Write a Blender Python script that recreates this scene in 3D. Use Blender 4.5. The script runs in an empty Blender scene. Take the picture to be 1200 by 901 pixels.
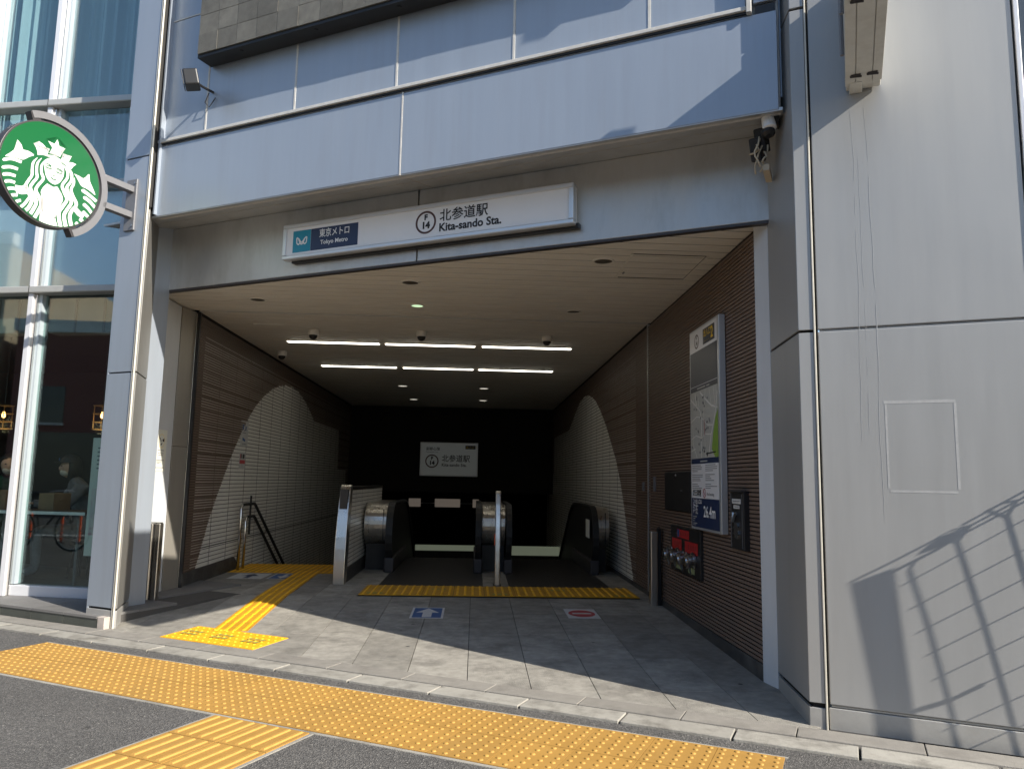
import bpy, bmesh, math, random
from mathutils import Vector, Matrix
random.seed(7)
S = bpy.context.scene
C = S.collection
R = math.radians
# ------------------------------------------------------------------ camera
cam = bpy.data.cameras.new('camera'); co = bpy.data.objects.new('camera', cam); C.objects.link(co)
S.camera = co
cam.sensor_width = 36; cam.lens = 36 * 883.49 / 1200; cam.clip_end = 2000; cam.clip_start = .05
_p, _r, _y = R(7.3123), R(-1.0954), R(2.63)
_B = Matrix(((1, 0, 0), (0, math.sin(_p), -math.cos(_p)), (0, math.cos(_p), math.sin(_p))))
_K = Matrix(((math.cos(_r), math.sin(_r), 0), (-math.sin(_r), math.cos(_r), 0), (0, 0, 1)))
_Y = Matrix(((math.cos(_y), -math.sin(_y), 0), (math.sin(_y), math.cos(_y), 0), (0, 0, 1)))
_M = _K @ _B @ _Y                                  # rows: right, down, forward
_rt, _dn, _fw = _M[0], _M[1], _M[2]
co.matrix_world = Matrix(((_rt[0], -_dn[0], -_fw[0], 0), (_rt[1], -_dn[1], -_fw[1], 0), (_rt[2], -_dn[2], -_fw[2], 0), (0, 0, 0, 1)))
# ------------------------------------------------------------------ sky and sun
W = bpy.data.worlds.new('World'); S.world = W; W.use_nodes = True
SUN = Vector((2.9, -2.579, 2.35)).normalized()
sky = W.node_tree.nodes.new('ShaderNodeTexSky'); sky.sky_type = 'NISHITA'; sky.sun_disc = False
sky.sun_elevation = math.asin(SUN.z); sky.sun_rotation = math.atan2(SUN.x, SUN.y)
sky.air_density = 1.0; sky.dust_density = .6; sky.ozone_density = 1.2
bgn = W.node_tree.nodes['Background']; bgn.inputs[1].default_value = .12
W.node_tree.links.new(sky.outputs[0], bgn.inputs[0])
sl = bpy.data.lights.new('sun', 'SUN'); sl.energy = 5.0; sl.angle = R(.45); sl.color = (1, .93, .82)
so = bpy.data.objects.new('sun', sl); C.objects.link(so); so.rotation_euler = SUN.to_track_quat('Z', 'Y').to_euler(); so.location = (20, -20, 20)
S.view_settings.view_transform = 'Standard'; S.view_settings.look = 'None'; S.view_settings.exposure = .88; S.view_settings.gamma = 1
S.cycles.max_bounces = 8; S.cycles.diffuse_bounces = 4; S.cycles.glossy_bounces = 5; S.cycles.transparent_max_bounces = 12

# ------------------------------------------------------------------ frames
_a = R(26.718)
FV = Vector((math.cos(_a), -math.sin(_a), 0)); NV = Vector((math.sin(_a), math.cos(_a), 0)); ZV = Vector((0, 0, 1))
_g = R(11.5)
GV = Vector((math.cos(_g), -math.sin(_g), 0)); HV = Vector((math.sin(_g), math.cos(_g), 0))
GC = 6.75                                          # distance of the shop glass along HV
WORLD = (Vector((1, 0, 0)), Vector((0, 1, 0)), ZV)
FAC = (FV, NV, ZV)                                 # along the facade, into the building, up
GLS = (GV, HV, ZV)
def P(fr, a, b, c): return fr[0] * a + fr[1] * b + fr[2] * c
def sub(fr, o):                                    # frame with origin
    return (fr[0], fr[1], fr[2], o)

# ------------------------------------------------------------------ materials
def nt(name):
    m = bpy.data.materials.new(name); m.use_nodes = True
    return m, m.node_tree.nodes, m.node_tree.links, m.node_tree.nodes['Principled BSDF']
def mat(name, col, rough=.5, metal=0., var=0., scale=4., stretch=(1, 1, 1), bump=0., bscale=60., objvar=0., rvar=0., spec=.5, emit=None, es=0., wave=0., dirt=None, dscale=2., damt=.5, coat=0.):
    m, N, L, b = nt(name)
    b.inputs['Roughness'].default_value = rough; b.inputs['Metallic'].default_value = metal
    b.inputs['Specular IOR Level'].default_value = spec
    if coat: b.inputs['Coat Weight'].default_value = coat; b.inputs['Coat Roughness'].default_value = .15
    if emit: b.inputs['Emission Color'].default_value = (*emit, 1); b.inputs['Emission Strength'].default_value = es
    b.inputs['Base Color'].default_value = (*col, 1)
    tc = N.new('ShaderNodeTexCoord'); mp = N.new('ShaderNodeMapping'); mp.inputs['Scale'].default_value = stretch
    geo = N.new('ShaderNodeNewGeometry')
    L.new(geo.outputs['Position'], mp.inputs['Vector'])
    cur = None
    def rgb(c):
        n = N.new('ShaderNodeRGB'); n.outputs[0].default_value = (*c, 1); return n.outputs[0]
    cur = rgb(col)
    if var:
        n = N.new('ShaderNodeTexNoise'); n.inputs['Scale'].default_value = scale; n.inputs['Detail'].default_value = 8; n.inputs['Roughness'].default_value = .65
        L.new(mp.outputs[0], n.inputs['Vector'])
        mr = N.new('ShaderNodeMapRange'); mr.inputs[1].default_value = .25; mr.inputs[2].default_value = .75; mr.inputs[3].default_value = 1 - var; mr.inputs[4].default_value = 1 + var
        L.new(n.outputs[0], mr.inputs[0])
        v = N.new('ShaderNodeVectorMath'); v.operation = 'SCALE'; L.new(cur, v.inputs[0]); L.new(mr.outputs[0], v.inputs['Scale']); cur = v.outputs[0]
        if rvar:
            m2 = N.new('ShaderNodeMapRange'); m2.inputs[1].default_value = .3; m2.inputs[2].default_value = .7; m2.inputs[3].default_value = rough - rvar; m2.inputs[4].default_value = rough + rvar
            L.new(n.outputs[0], m2.inputs[0]); L.new(m2.outputs[0], b.inputs['Roughness'])
    if objvar:
        oi = N.new('ShaderNodeObjectInfo'); mr = N.new('ShaderNodeMapRange'); mr.inputs[3].default_value = 1 - objvar; mr.inputs[4].default_value = 1 + objvar
        L.new(oi.outputs['Random'], mr.inputs[0])
        v = N.new('ShaderNodeVectorMath'); v.operation = 'SCALE'; L.new(cur, v.inputs[0]); L.new(mr.outputs[0], v.inputs['Scale']); cur = v.outputs[0]
    if dirt:
        n = N.new('ShaderNodeTexNoise'); n.inputs['Scale'].default_value = dscale; n.inputs['Detail'].default_value = 10; n.inputs['Roughness'].default_value = .7
        L.new(mp.outputs[0], n.inputs['Vector'])
        mr = N.new('ShaderNodeMapRange'); mr.inputs[1].default_value = .48; mr.inputs[2].default_value = .75; mr.inputs[3].default_value = 0; mr.inputs[4].default_value = damt
        L.new(n.outputs[0], mr.inputs[0])
        mx = N.new('ShaderNodeMix'); mx.data_type = 'RGBA'; L.new(mr.outputs[0], mx.inputs[0]); L.new(cur, mx.inputs[6]); mx.inputs[7].default_value = (*dirt, 1); cur = mx.outputs[2]
    L.new(cur, b.inputs['Base Color'])
    last = None
    if bump:
        n = N.new('ShaderNodeTexNoise'); n.inputs['Scale'].default_value = bscale; n.inputs['Detail'].default_value = 6; L.new(geo.outputs['Position'], n.inputs['Vector'])
        bp = N.new('ShaderNodeBump'); bp.inputs['Strength'].default_value = bump; bp.inputs['Distance'].default_value = .01
        L.new(n.outputs[0], bp.inputs['Height']); last = bp
    if wave:
        n = N.new('ShaderNodeTexNoise'); n.inputs['Scale'].default_value = 1.3; n.inputs['Detail'].default_value = 1; L.new(geo.outputs['Position'], n.inputs['Vector'])
        bp = N.new('ShaderNodeBump'); bp.inputs['Strength'].default_value = 1; bp.inputs['Distance'].default_value = wave
        L.new(n.outputs[0], bp.inputs['Height'])
        if last: L.new(last.outputs[0], bp.inputs['Normal'])
        last = bp
    if last: L.new(last.outputs[0], b.inputs['Normal'])
    return m
M = {}
M['panel'] = mat('sky_tinted_aluminium', (.325, .365, .42), .36, .35, var=.04, scale=2.4, stretch=(5, 5, .35), bump=.05, bscale=350, rvar=.05, wave=.006, dirt=(.27, .28, .30), dscale=1.6, damt=.3)  # blue tint stands in for sky mirrored in the metal
M['panel_right'] = mat('aluminium_wall_panel', (.365, .365, .36), .40, .32, var=.03, scale=2.2, stretch=(5, 5, .4), bump=.06, bscale=350, rvar=.04, wave=.006, dirt=(.30, .295, .285), dscale=1.3, damt=.3)
M['panel_dull'] = mat('aged_steel_panel', (.50, .505, .50), .42, .55, var=.10, scale=2.2, stretch=(2, 2, .6), bump=.08, bscale=200, rvar=.07, wave=.02, dirt=(.28, .27, .24), dscale=3., damt=.4)
M['plinth'] = mat('plinth_metal', (.36, .355, .34), .5, .3, var=.08, scale=6, bump=.05, dirt=(.22, .20, .18), dscale=5, damt=.35)
M['white_jamb'] = mat('white_painted_jamb', (.60, .62, .64), .45, 0, var=.05, scale=5, stretch=(2, 2, .5))
M['sealant'] = mat('pale_sealant', (.50, .49, .465), .7, 0, var=.15, scale=20)
M['tan_sealant'] = mat('tan_sealant', (.50, .36, .18), .8, 0, var=.15, scale=20)
M['dark'] = mat('dark_gap', (.025, .024, .023), .8)
M['black'] = mat('black_metal', (.018, .018, .019), .45, .2, var=.2, scale=8)
M['edge'] = mat('worn_cream_edge', (.62, .585, .50), .45, .2, var=.12, scale=15)
M['steel'] = mat('stainless_steel', (.56, .53, .48), .30, .95, var=.07, scale=3, stretch=(8, 8, .4), bump=.04, bscale=120, rvar=.06)
M['jamb_steel'] = mat('brushed_jamb_steel', (.40, .375, .33), .40, .55, var=.05, scale=3, stretch=(6, 6, .4))
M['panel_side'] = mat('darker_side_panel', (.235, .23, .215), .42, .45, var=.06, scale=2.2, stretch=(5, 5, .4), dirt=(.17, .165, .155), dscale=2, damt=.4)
M['rail_steel'] = mat('polished_steel', (.60, .58, .55), .2, 1.0, var=.05, scale=8)
M['rib'] = mat('brown_ribbed_tile', (.165, .116, .09), .5, 0, var=.10, scale=7, stretch=(1, 1.6, 14), bump=.15, bscale=90, spec=.4)
M['grout'] = mat('dark_grout', (.02, .016, .014), .9)
M['white_tile'] = mat('white_border_tile', (.80, .78, .73), .30, 0, var=.10, scale=5, stretch=(1, 1.7, 18), dirt=(.50, .48, .43), dscale=2, damt=.35)
M['tile_grout'] = mat('tile_grout', (.06, .055, .05), .9)
M['granite_dark'] = mat('dark_granite_skirting', (.045, .044, .043), .5, 0, var=.35, scale=9, dirt=(.16, .155, .145), dscale=3.2, damt=.7, bump=.1)
M['stone'] = mat('grey_stone_tile', (.27, .255, .225), .66, 0, var=.30, scale=11, bump=.45, bscale=140, objvar=.17, dirt=(.10, .093, .083), dscale=3.4, damt=.85)
M['stone_line'] = mat('stone_joint', (.07, .065, .06), .9)
M['kerb'] = mat('concrete_kerb', (.31, .295, .26), .85, 0, var=.14, scale=8, bump=.3, bscale=120, objvar=.08, dirt=(.11, .10, .085), dscale=5, damt=.95)
M['kerb_granite'] = mat('granite_edge_stone', (.24, .225, .20), .8, 0, var=.12, scale=14, bump=.3, bscale=180, objvar=.06, dirt=(.11, .10, .088), dscale=4, damt=.6)
M['ceiling'] = mat('cream_ceiling_plank', (.71, .675, .60), .5, .0, var=.05, scale=2.5, stretch=(1, 4, 1), objvar=.025, dirt=(.42, .35, .26), dscale=3, damt=.3)
M['ceil_dark'] = mat('ceiling_gap', (.02, .016, .012), .9)  # near-black backing that shows as lines between the planks
M['step_tile'] = mat('dark_green_step_tile', (.055, .06, .052), .4, 0, var=.22, scale=6, objvar=.15, bump=.05)
M['step_top'] = mat('step_top_tile', (.15, .145, .14), .6, 0, var=.12, scale=6, objvar=.08, bump=.08)
M['yellow_old'] = mat('worn_yellow_tactile', (.385, .21, .043), .75, 0, var=.16, scale=7, bump=.12, bscale=150, objvar=.05, dirt=(.27, .165, .05), dscale=3.5, damt=.55)
M['yellow_new'] = mat('bright_yellow_tactile', (.80, .40, .008), .6, 0, var=.08, scale=7, bump=.08, bscale=150, objvar=.04, dirt=(.42, .24, .02), dscale=4, damt=.4)
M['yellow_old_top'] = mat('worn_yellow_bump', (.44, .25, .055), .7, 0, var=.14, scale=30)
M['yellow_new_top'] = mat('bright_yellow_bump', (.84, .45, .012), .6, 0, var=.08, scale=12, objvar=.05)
M['yellow_groove'] = mat('darker_yellow_base', (.52, .26, .012), .65, 0, var=.15, scale=9, objvar=.06)  # base of the bar blocks, a darker yellow than the bars
M['mark'] = mat('dull_print', (.33, .30, .06), .7)
M['white'] = mat('white_paint', (.80, .80, .79), .5, 0, var=.02, scale=10)
M['sign_white'] = mat('sign_white', (.78, .78, .79), .35, 0, var=.015, scale=6)
M['sign_frame'] = mat('sign_frame_aluminium', (.62, .64, .66), .35, .6)
M['navy'] = mat('navy_print', (.012, .028, .085), .4)
M['navy_dark'] = mat('dark_navy_print', (.010, .014, .032), .35)
M['teal'] = mat('teal_print', (.0, .24, .36), .4)
M['ink'] = mat('black_print', (.012, .012, .013), .5)
M['ring'] = mat('brown_ring_print', (.085, .04, .035), .5)
M['red'] = mat('red_plate', (.50, .018, .02), .45, 0, var=.08, scale=20)
M['red_print'] = mat('red_print', (.45, .05, .06), .5)
M['blue_print'] = mat('blue_print', (.02, .09, .26), .5)
M['floor_white'] = mat('floor_sticker_white', (.55, .55, .54), .6, 0, var=.12, scale=25)
M['map_bg'] = mat('map_background', (.46, .46, .42), .5)
M['map_road'] = mat('map_road', (.72, .71, .66), .5)
M['map_green'] = mat('map_green', (.22, .36, .05), .5)
M['amber'] = mat('amber_print', (.85, .58, .03), .5)
M['grey_print'] = mat('grey_print', (.16, .16, .17), .5)
M['logo_green'] = mat('logo_green', (.0, .10, .024), .35, 0, coat=.3)
M['logo_white'] = mat('logo_white', (.70, .70, .68), .4)
M['grey_paint'] = mat('grey_painted_metal', (.19, .19, .20), .45, .3, var=.04, scale=8)
M['dark_paint'] = mat('dark_painted_metal', (.05, .046, .048), .45, .2)
M['screen'] = mat('led_screen_module', (.115, .11, .095), .65, 0, var=.25, scale=12, objvar=.22, bump=.5, bscale=240, dirt=(.05, .045, .035), dscale=4, damt=.5)
M['frame_white'] = mat('white_mullion', (.64, .65, .68), .3, .25, var=.03, scale=5)
M['transom'] = mat('grey_transom', (.42, .42, .40), .4, .4, var=.06, scale=6)
M['curtain'] = mat('teal_curtain', (.33, .44, .47), .8, 0, var=.12, scale=3, stretch=(6, 6, .2))
M['spandrel'] = mat('spandrel_backing', (.44, .50, .54), .25, .2, var=.04, scale=2)
M['room_dark'] = mat('dark_interior', (.035, .03, .027), .8, 0, var=.2, scale=2)
M['room_brown'] = mat('brown_interior', (.11, .07, .045), .7, 0, var=.25, scale=2)
M['blind'] = mat('grey_blind', (.11, .12, .125), .6, 0, var=.1, scale=8)
M['cardboard'] = mat('cardboard_box', (.26, .16, .085), .8, 0, var=.08, scale=9)
M['skin'] = mat('skin', (.48, .30, .22), .5)
M['hair'] = mat('black_hair', (.006, .006, .006), .6)
M['cap'] = mat('dark_cap', (.008, .010, .018), .7)
M['mask'] = mat('pale_mask', (.55, .50, .44), .8)
M['coat'] = mat('grey_coat', (.15, .15, .165), .9, 0, var=.25, scale=14)
M['green_cloth'] = mat('dark_green_apron', (.01, .06, .035), .8)
M['bulb'] = mat('warm_bulb', (1, .6, .2), .5, emit=(1, .50, .14), es=6.)
M['orange'] = mat('orange_post', (.75, .10, .02), .5)
M['brass'] = mat('dark_brass', (.25, .14, .05), .4, .6)
M['rubber'] = mat('black_rubber', (.012, .012, .012), .6)
M['chrome'] = mat('chrome_fitting', (.42, .42, .42), .28, 1.)
M['lamp'] = mat('lit_tube', (.8, .8, .8), .5, emit=(1, .95, .82), es=3.2)
M['lamp_dim'] = mat('lit_downlight', (.8, .8, .8), .5, emit=(1, .95, .82), es=.42)
M['lamp_green'] = mat('greenish_downlight', (.8, .8, .8), .5, emit=(.66, 1, .60), es=.5)
M['lamp_off'] = mat('unlit_downlight_recess', (.07, .06, .045), .5)
M['strip_glow'] = mat('self_glow_strip', (.4, .42, .34), .5, emit=(.62, .70, .50), es=.07)  # faint glow put into a pale strip that is no lamp
M['plate_glow'] = mat('self_glow_plate', (.4, .36, .32), .5, emit=(.72, .60, .50), es=.06)  # faint glow put into plates that stand in for reflections
M['camera_white'] = mat('camera_housing', (.70, .67, .60), .5)
M['deck_dark'] = mat('escalator_plate', (.075, .072, .07), .45, .7, var=.15, scale=30, bump=.1)
M['void'] = mat('shade_dark_lining', (.016, .014, .013), .85, 0, var=.2, scale=2)  # near-black colour paints in the deep shade on the far walls
M['beige_wall'] = mat('beige_building', (.42, .34, .24), .85, 0, var=.08, scale=1)
M['pink_wall'] = mat('pink_building', (.32, .14, .12), .85, 0, var=.08, scale=1)
M['white_wall'] = mat('pale_building', (.55, .55, .52), .85, 0, var=.06, scale=1)
M['window_glass'] = mat('far_window', (.05, .06, .07), .12, 0, spec=.8)
M['road'] = mat('road_asphalt', (.06, .06, .06), .85, 0, var=.2, scale=3, bump=.4, bscale=120)
M['stain'] = mat('chalky_stain', (.395, .395, .39), .5, .2, var=.12, scale=30)
M['paper'] = mat('paper_notice', (.74, .74, .66), .6)
M['cable'] = mat('cream_cable', (.50, .42, .30), .6)
M['dirt_white'] = mat('sign_box_enamel', (.60, .59, .54), .5, .1, var=.08, scale=7, dirt=(.30, .26, .2), dscale=5, damt=.4)
M['pink_paper'] = mat('poster_print', (.70, .62, .58), .6, 0, dirt=(.5, .08, .2), dscale=9, damt=.9)
M['skirt_side'] = mat('pale_step_end', (.42, .37, .33), .8, 0, var=.2, scale=12)
# asphalt of the pavement: dark binder, pale and dark stones
def asphalt():
    m, N, L, b = nt('pavement_asphalt')
    geo = N.new('ShaderNodeNewGeometry')
    vo = N.new('ShaderNodeTexVoronoi'); vo.inputs['Scale'].default_value = 150; L.new(geo.outputs['Position'], vo.inputs['Vector'])
    cr = N.new('ShaderNodeValToRGB'); e = cr.color_ramp.elements
    e[0].position = 0; e[0].color = (.052, .050, .048, 1); e[1].position = 1; e[1].color = (.165, .158, .148, 1)
    q = cr.color_ramp.elements.new(.55); q.color = (.095, .091, .087, 1)
    sep = N.new('ShaderNodeSeparateColor'); L.new(vo.outputs['Color'], sep.inputs[0]); L.new(sep.outputs[0], cr.inputs[0])
    n = N.new('ShaderNodeTexNoise'); n.inputs['Scale'].default_value = 1.7; n.inputs['Detail'].default_value = 6; L.new(geo.outputs['Position'], n.inputs['Vector'])
    mr = N.new('ShaderNodeMapRange'); mr.inputs[3].default_value = .75; mr.inputs[4].default_value = 1.25; L.new(n.outputs[0], mr.inputs[0])
    v = N.new('ShaderNodeVectorMath'); v.operation = 'SCALE'; L.new(cr.outputs[0], v.inputs[0]); L.new(mr.outputs[0], v.inputs['Scale'])
    # scattered pale chips
    v2 = N.new('ShaderNodeTexVoronoi'); v2.inputs['Scale'].default_value = 22; L.new(geo.outputs['Position'], v2.inputs['Vector'])
    lt = N.new('ShaderNodeMath'); lt.operation = 'LESS_THAN'; lt.inputs[1].default_value = .10; L.new(v2.outputs['Distance'], lt.inputs[0])
    mx = N.new('ShaderNodeMix'); mx.data_type = 'RGBA'; L.new(lt.outputs[0], mx.inputs[0]); L.new(v.outputs[0], mx.inputs[6]); mx.inputs[7].default_value = (.30, .29, .26, 1)
    L.new(mx.outputs[2], b.inputs['Base Color'])
    bp = N.new('ShaderNodeBump'); bp.inputs['Strength'].default_value = .8; bp.inputs['Distance'].default_value = .006
    L.new(vo.outputs['Distance'], bp.inputs['Height']); L.new(bp.outputs[0], b.inputs['Normal'])
    b.inputs['Roughness'].default_value = .8
    return m
M['asphalt'] = asphalt(); M['grime'] = mat('dark_grime', (.045, .042, .04), .7)
def glass(name, tint, mixf, rough=.02):
    m, N, L, b = nt(name); N.remove(b)
    g = N.new('ShaderNodeBsdfGlossy'); g.inputs['Roughness'].default_value = rough; g.inputs['Color'].default_value = (.9, .95, .95, 1)
    t = N.new('ShaderNodeBsdfTransparent'); t.inputs['Color'].default_value = (*tint, 1)
    lw_ = N.new('ShaderNodeLayerWeight'); lw_.inputs['Blend'].default_value = .5; pw = N.new('ShaderNodeMath'); pw.operation = 'POWER'; pw.inputs[1].default_value = 4.5; L.new(lw_.outputs['Facing'], pw.inputs[0]); lw = N.new('ShaderNodeMath'); lw.operation = 'MULTIPLY_ADD'; lw.inputs[1].default_value = .9; lw.inputs[2].default_value = .045; L.new(pw.outputs[0], lw.inputs[0])
    ad = N.new('ShaderNodeMath'); ad.operation = 'ADD'; ad.inputs[1].default_value = mixf; L.new(lw.outputs[0], ad.inputs[0])
    mx = N.new('ShaderNodeMixShader'); L.new(ad.outputs[0], mx.inputs[0]); L.new(t.outputs[0], mx.inputs[1]); L.new(g.outputs[0], mx.inputs[2])
    L.new(mx.outputs[0], N['Material Output'].inputs[0]); return m
M['glass'] = glass('clear_shop_glass', (.82, .90, .88), .03)
M['glass_up'] = glass('tinted_curtain_glass', (.84, .90, .91), .07, .04)
M['screen_glass'] = glass('balustrade_glass', (.35, .36, .36), .05)

# ------------------------------------------------------------------ mesh builder
class MB:
    def __init__(s): s.v = []; s.f = []
    def quad(s, *p):
        i = len(s.v); s.v += [Vector(q) for q in p]; s.f.append(tuple(range(i, i + len(p))))
    def box(s, fr, a0, a1, b0, b1, c0, c1):
        i = len(s.v)
        for c in (c0, c1):
            for a, b in ((a0, b0), (a1, b0), (a1, b1), (a0, b1)): s.v.append(P(fr, a, b, c))
        for q in ((0, 3, 2, 1), (4, 5, 6, 7), (0, 1, 5, 4), (1, 2, 6, 5), (2, 3, 7, 6), (3, 0, 4, 7)): s.f.append(tuple(i + k for k in q))
    def prism(s, pts, ext):                        # closed polygon of world points, extruded by a vector
        n = len(pts); i = len(s.v); e = Vector(ext)
        s.v += [Vector(p) for p in pts] + [Vector(p) + e for p in pts]
        s.f.append(tuple(i + k for k in range(n))[::-1]); s.f.append(tuple(i + n + k for k in range(n)))
        for k in range(n): s.f.append((i + k, i + (k + 1) % n, i + n + (k + 1) % n, i + n + k))
    def tube(s, pts, r, n=10, caps=True):
        pts = [Vector(p) for p in pts]; rs = r if isinstance(r, (list, tuple)) else [r] * len(pts)
        i0 = len(s.v); u = None
        for k, p in enumerate(pts):
            d = (pts[min(k + 1, len(pts) - 1)] - pts[max(k - 1, 0)]).normalized()
            if u is None: u = d.orthogonal().normalized()
            u = (u - d * u.dot(d)).normalized(); w = d.cross(u)
            for j in range(n):
                t = 2 * math.pi * j / n; s.v.append(p + (u * math.cos(t) + w * math.sin(t)) * rs[k])
        for k in range(len(pts) - 1):
            for j in range(n):
                a = i0 + k * n + j; b = i0 + k * n + (j + 1) % n; s.f.append((a, b, b + n, a + n))
        if caps:
            s.f.append(tuple(i0 + j for j in range(n))[::-1]); s.f.append(tuple(i0 + (len(pts) - 1) * n + j for j in range(n)))
    def lathe(s, o, ax, prof, n=20):               # prof: (distance along axis, radius)
        ax = Vector(ax).normalized(); s.tube([Vector(o) + ax * h for h, r in prof], [max(r, .0004) for h, r in prof], n)
    def disc(s, o, ax, r, n=24):
        ax = Vector(ax).normalized(); u = ax.orthogonal().normalized(); w = ax.cross(u)
        s.quad(*[Vector(o) + (u * math.cos(2 * math.pi * k / n) + w * math.sin(2 * math.pi * k / n)) * r for k in range(n)])
    def mesh(s, name, org=None):
        org = org or Vector((0, 0, 0))
        me = bpy.data.meshes.new(name); me.from_pydata([tuple(v - org) for v in s.v], [], s.f); me.update(); return me
org = {}
def origin(p): return org.get(p, Vector((0, 0, 0))) if p else Vector((0, 0, 0))
def obj(name, mb, m, parent=None, bevel=0, smooth=False, loc=None, label=None, kind=None, fixn=True):
    """one mesh object from a builder whose vertices are world coordinates"""
    o0 = loc if loc is not None else origin(parent)
    me = mb.mesh(name, o0) if isinstance(mb, MB) else mb
    if fixn and isinstance(mb, MB):
        bm = bmesh.new(); bm.from_mesh(me); bmesh.ops.recalc_face_normals(bm, faces=bm.faces); bm.to_mesh(me); bm.free()
    me.materials.append(M[m] if isinstance(m, str) else m)
    o = bpy.data.objects.new(name, me); C.objects.link(o)
    if parent: o.parent = parent
    if loc is not None: o.location = loc - origin(parent)
    org[o] = o0
    if bevel:
        b = o.modifiers.new('bevel', 'BEVEL'); b.width = bevel; b.segments = 2; b.limit_method = 'ANGLE'
    if smooth:
        for p in me.polygons: p.use_smooth = True
    if label: o['label'] = label
    if kind: o['kind'] = kind
    return o
def piece(name, me, parent, loc, rotz=0):          # an object sharing a mesh
    o = bpy.data.objects.new(name, me); C.objects.link(o); o.parent = parent; o.location = Vector(loc) - origin(parent); o.rotation_euler = (0, 0, rotz); org[o] = Vector(loc); return o
def thing(name, label, cat, loc=(0, 0, 0), group=None):
    o = bpy.data.objects.new(name, None); C.objects.link(o); o.location = loc; o.empty_display_size = .1
    o['label'] = label; o['category'] = cat; org[o] = Vector(loc)
    if group: o['group'] = group
    return o
def tag(o, label, cat, group=None):
    o['label'] = label; o['category'] = cat
    if group: o['group'] = group
    return o
def struct(o): o['kind'] = 'structure'; return o
def bx(name, fr, dims, m, parent=None, **k):
    b = MB(); b.box(fr, *dims); return obj(name, b, m, parent, **k)
def smesh(mb, m, smooth=False, top=None):          # shared mesh, local coordinates; top = material of what stands on the base plate
    me = mb.mesh('piece'); me.materials.append(M[m])
    if top:
        me.materials.append(M[top])
        for k, f in enumerate(me.polygons): f.material_index = 0 if k < 6 else 1
    bm = bmesh.new(); bm.from_mesh(me); bmesh.ops.recalc_face_normals(bm, faces=bm.faces); bm.to_mesh(me); bm.free()
    if smooth:
        for p in me.polygons: p.use_smooth = True
    return me
def text(name, s, size, o, right, up, m, parent, bold=0., align='LEFT', sx=1., label=None):
    """flat lettering laid on a surface at its real place"""
    cu = bpy.data.curves.new('t', 'FONT'); cu.body = s; cu.size = size; cu.offset = bold; cu.align_x = align; cu.align_y = 'CENTER'; cu.resolution_u = 3
    t = bpy.data.objects.new('t', cu); C.objects.link(t)
    bpy.context.view_layer.update()
    me = bpy.data.meshes.new_from_object(t.evaluated_get(bpy.context.evaluated_depsgraph_get()))
    bpy.data.objects.remove(t); bpy.data.curves.remove(cu)
    right = Vector(right).normalized(); up = Vector(up).normalized(); o = Vector(o); og = origin(parent)
    for v in me.vertices: v.co = o + right * (v.co.x * sx) + up * v.co.y - og
    me.materials.clear(); me.materials.append(M[m])
    ob = bpy.data.objects.new(name, me); C.objects.link(ob); ob.parent = parent; org[ob] = og
    if label: ob['label'] = label
    return ob
class Board:
    """a flat print: origin at its top left corner, x right, y down, in metres; each layer 0.6 mm above the last"""
    def __init__(s, o, right, up, parent, n=None):
        s.o = Vector(o); s.r = Vector(right).normalized(); s.u = Vector(up).normalized(); s.n = s.r.cross(s.u); s.p = parent
    def pt(s, x, y, l=0): return s.o + s.r * x - s.u * y + s.n * (.0007 * l)
    def rect(s, name, x0, y0, x1, y1, m, l=1, **k):
        b = MB(); b.quad(s.pt(x0, y1, l), s.pt(x1, y1, l), s.pt(x1, y0, l), s.pt(x0, y0, l)); return obj(name, b, m, s.p, fixn=False, **k)
    def poly(s, name, pts, m, l=1, **k):
        b = MB(); b.quad(*[s.pt(x, y, l) for x, y in pts]); return obj(name, b, m, s.p, fixn=False, **k)
    def polys(s, name, lst, m, l=1, **k):
        b = MB()
        for pts in lst: b.quad(*[s.pt(x, y, l) for x, y in pts])
        return obj(name, b, m, s.p, fixn=False, **k)
    def line(s, name, segs, w, m, l=2, **k):
        b = MB()
        for pl in segs:
            for (x0, y0), (x1, y1) in zip(pl, pl[1:]):
                d = math.hypot(x1 - x0, y1 - y0) or 1; nx, ny = -(y1 - y0) / d * w / 2, (x1 - x0) / d * w / 2
                b.quad(s.pt(x0 + nx, y0 + ny, l), s.pt(x0 - nx, y0 - ny, l), s.pt(x1 - nx, y1 - ny, l), s.pt(x1 + nx, y1 + ny, l))
        return obj(name, b, m, s.p, **k)
    def ring(s, name, x, y, r0, r1, m, l=2, n=40):
        b = MB()
        for k in range(n):
            t, u = 2 * math.pi * k / n, 2 * math.pi * (k + 1) / n
            b.quad(*[s.pt(x + r * math.cos(q), y + r * math.sin(q), l) for r, q in ((r0, t), (r1, t), (r1, u), (r0, u))])
        return obj(name, b, m, s.p)
    def text(s, name, t, size, x, y, m, l=3, **k): return text(name, t, size, s.pt(x, y, l), s.r, s.u, m, s.p, **k)
    def station(s, x, y, r, m='ring'):
        s.ring('number_ring', x, y, r * .82, r, m)
        s.text('number_letter', 'F', r * .66, x, y - r * .42, 'ink', align='CENTER', bold=.0045 * r / .13)
        s.text('number_digits', '14', r * .80, x, y + r * .28, 'ink', align='CENTER', bold=.0055 * r / .13)

# ================================================================== GROUND
b = MB(); b.quad(P(FAC, -250, -300, -1.302), P(FAC, 250, -300, -1.302), P(FAC, 250, 4.2, -1.302), P(FAC, -250, 4.2, -1.302))
struct(obj('pavement', b, 'asphalt'))
b = MB(); b.box(FAC, -120, 120, -10.5, -3.4, -1.42, -1.293); struct(obj('road', b, 'road'))
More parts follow.
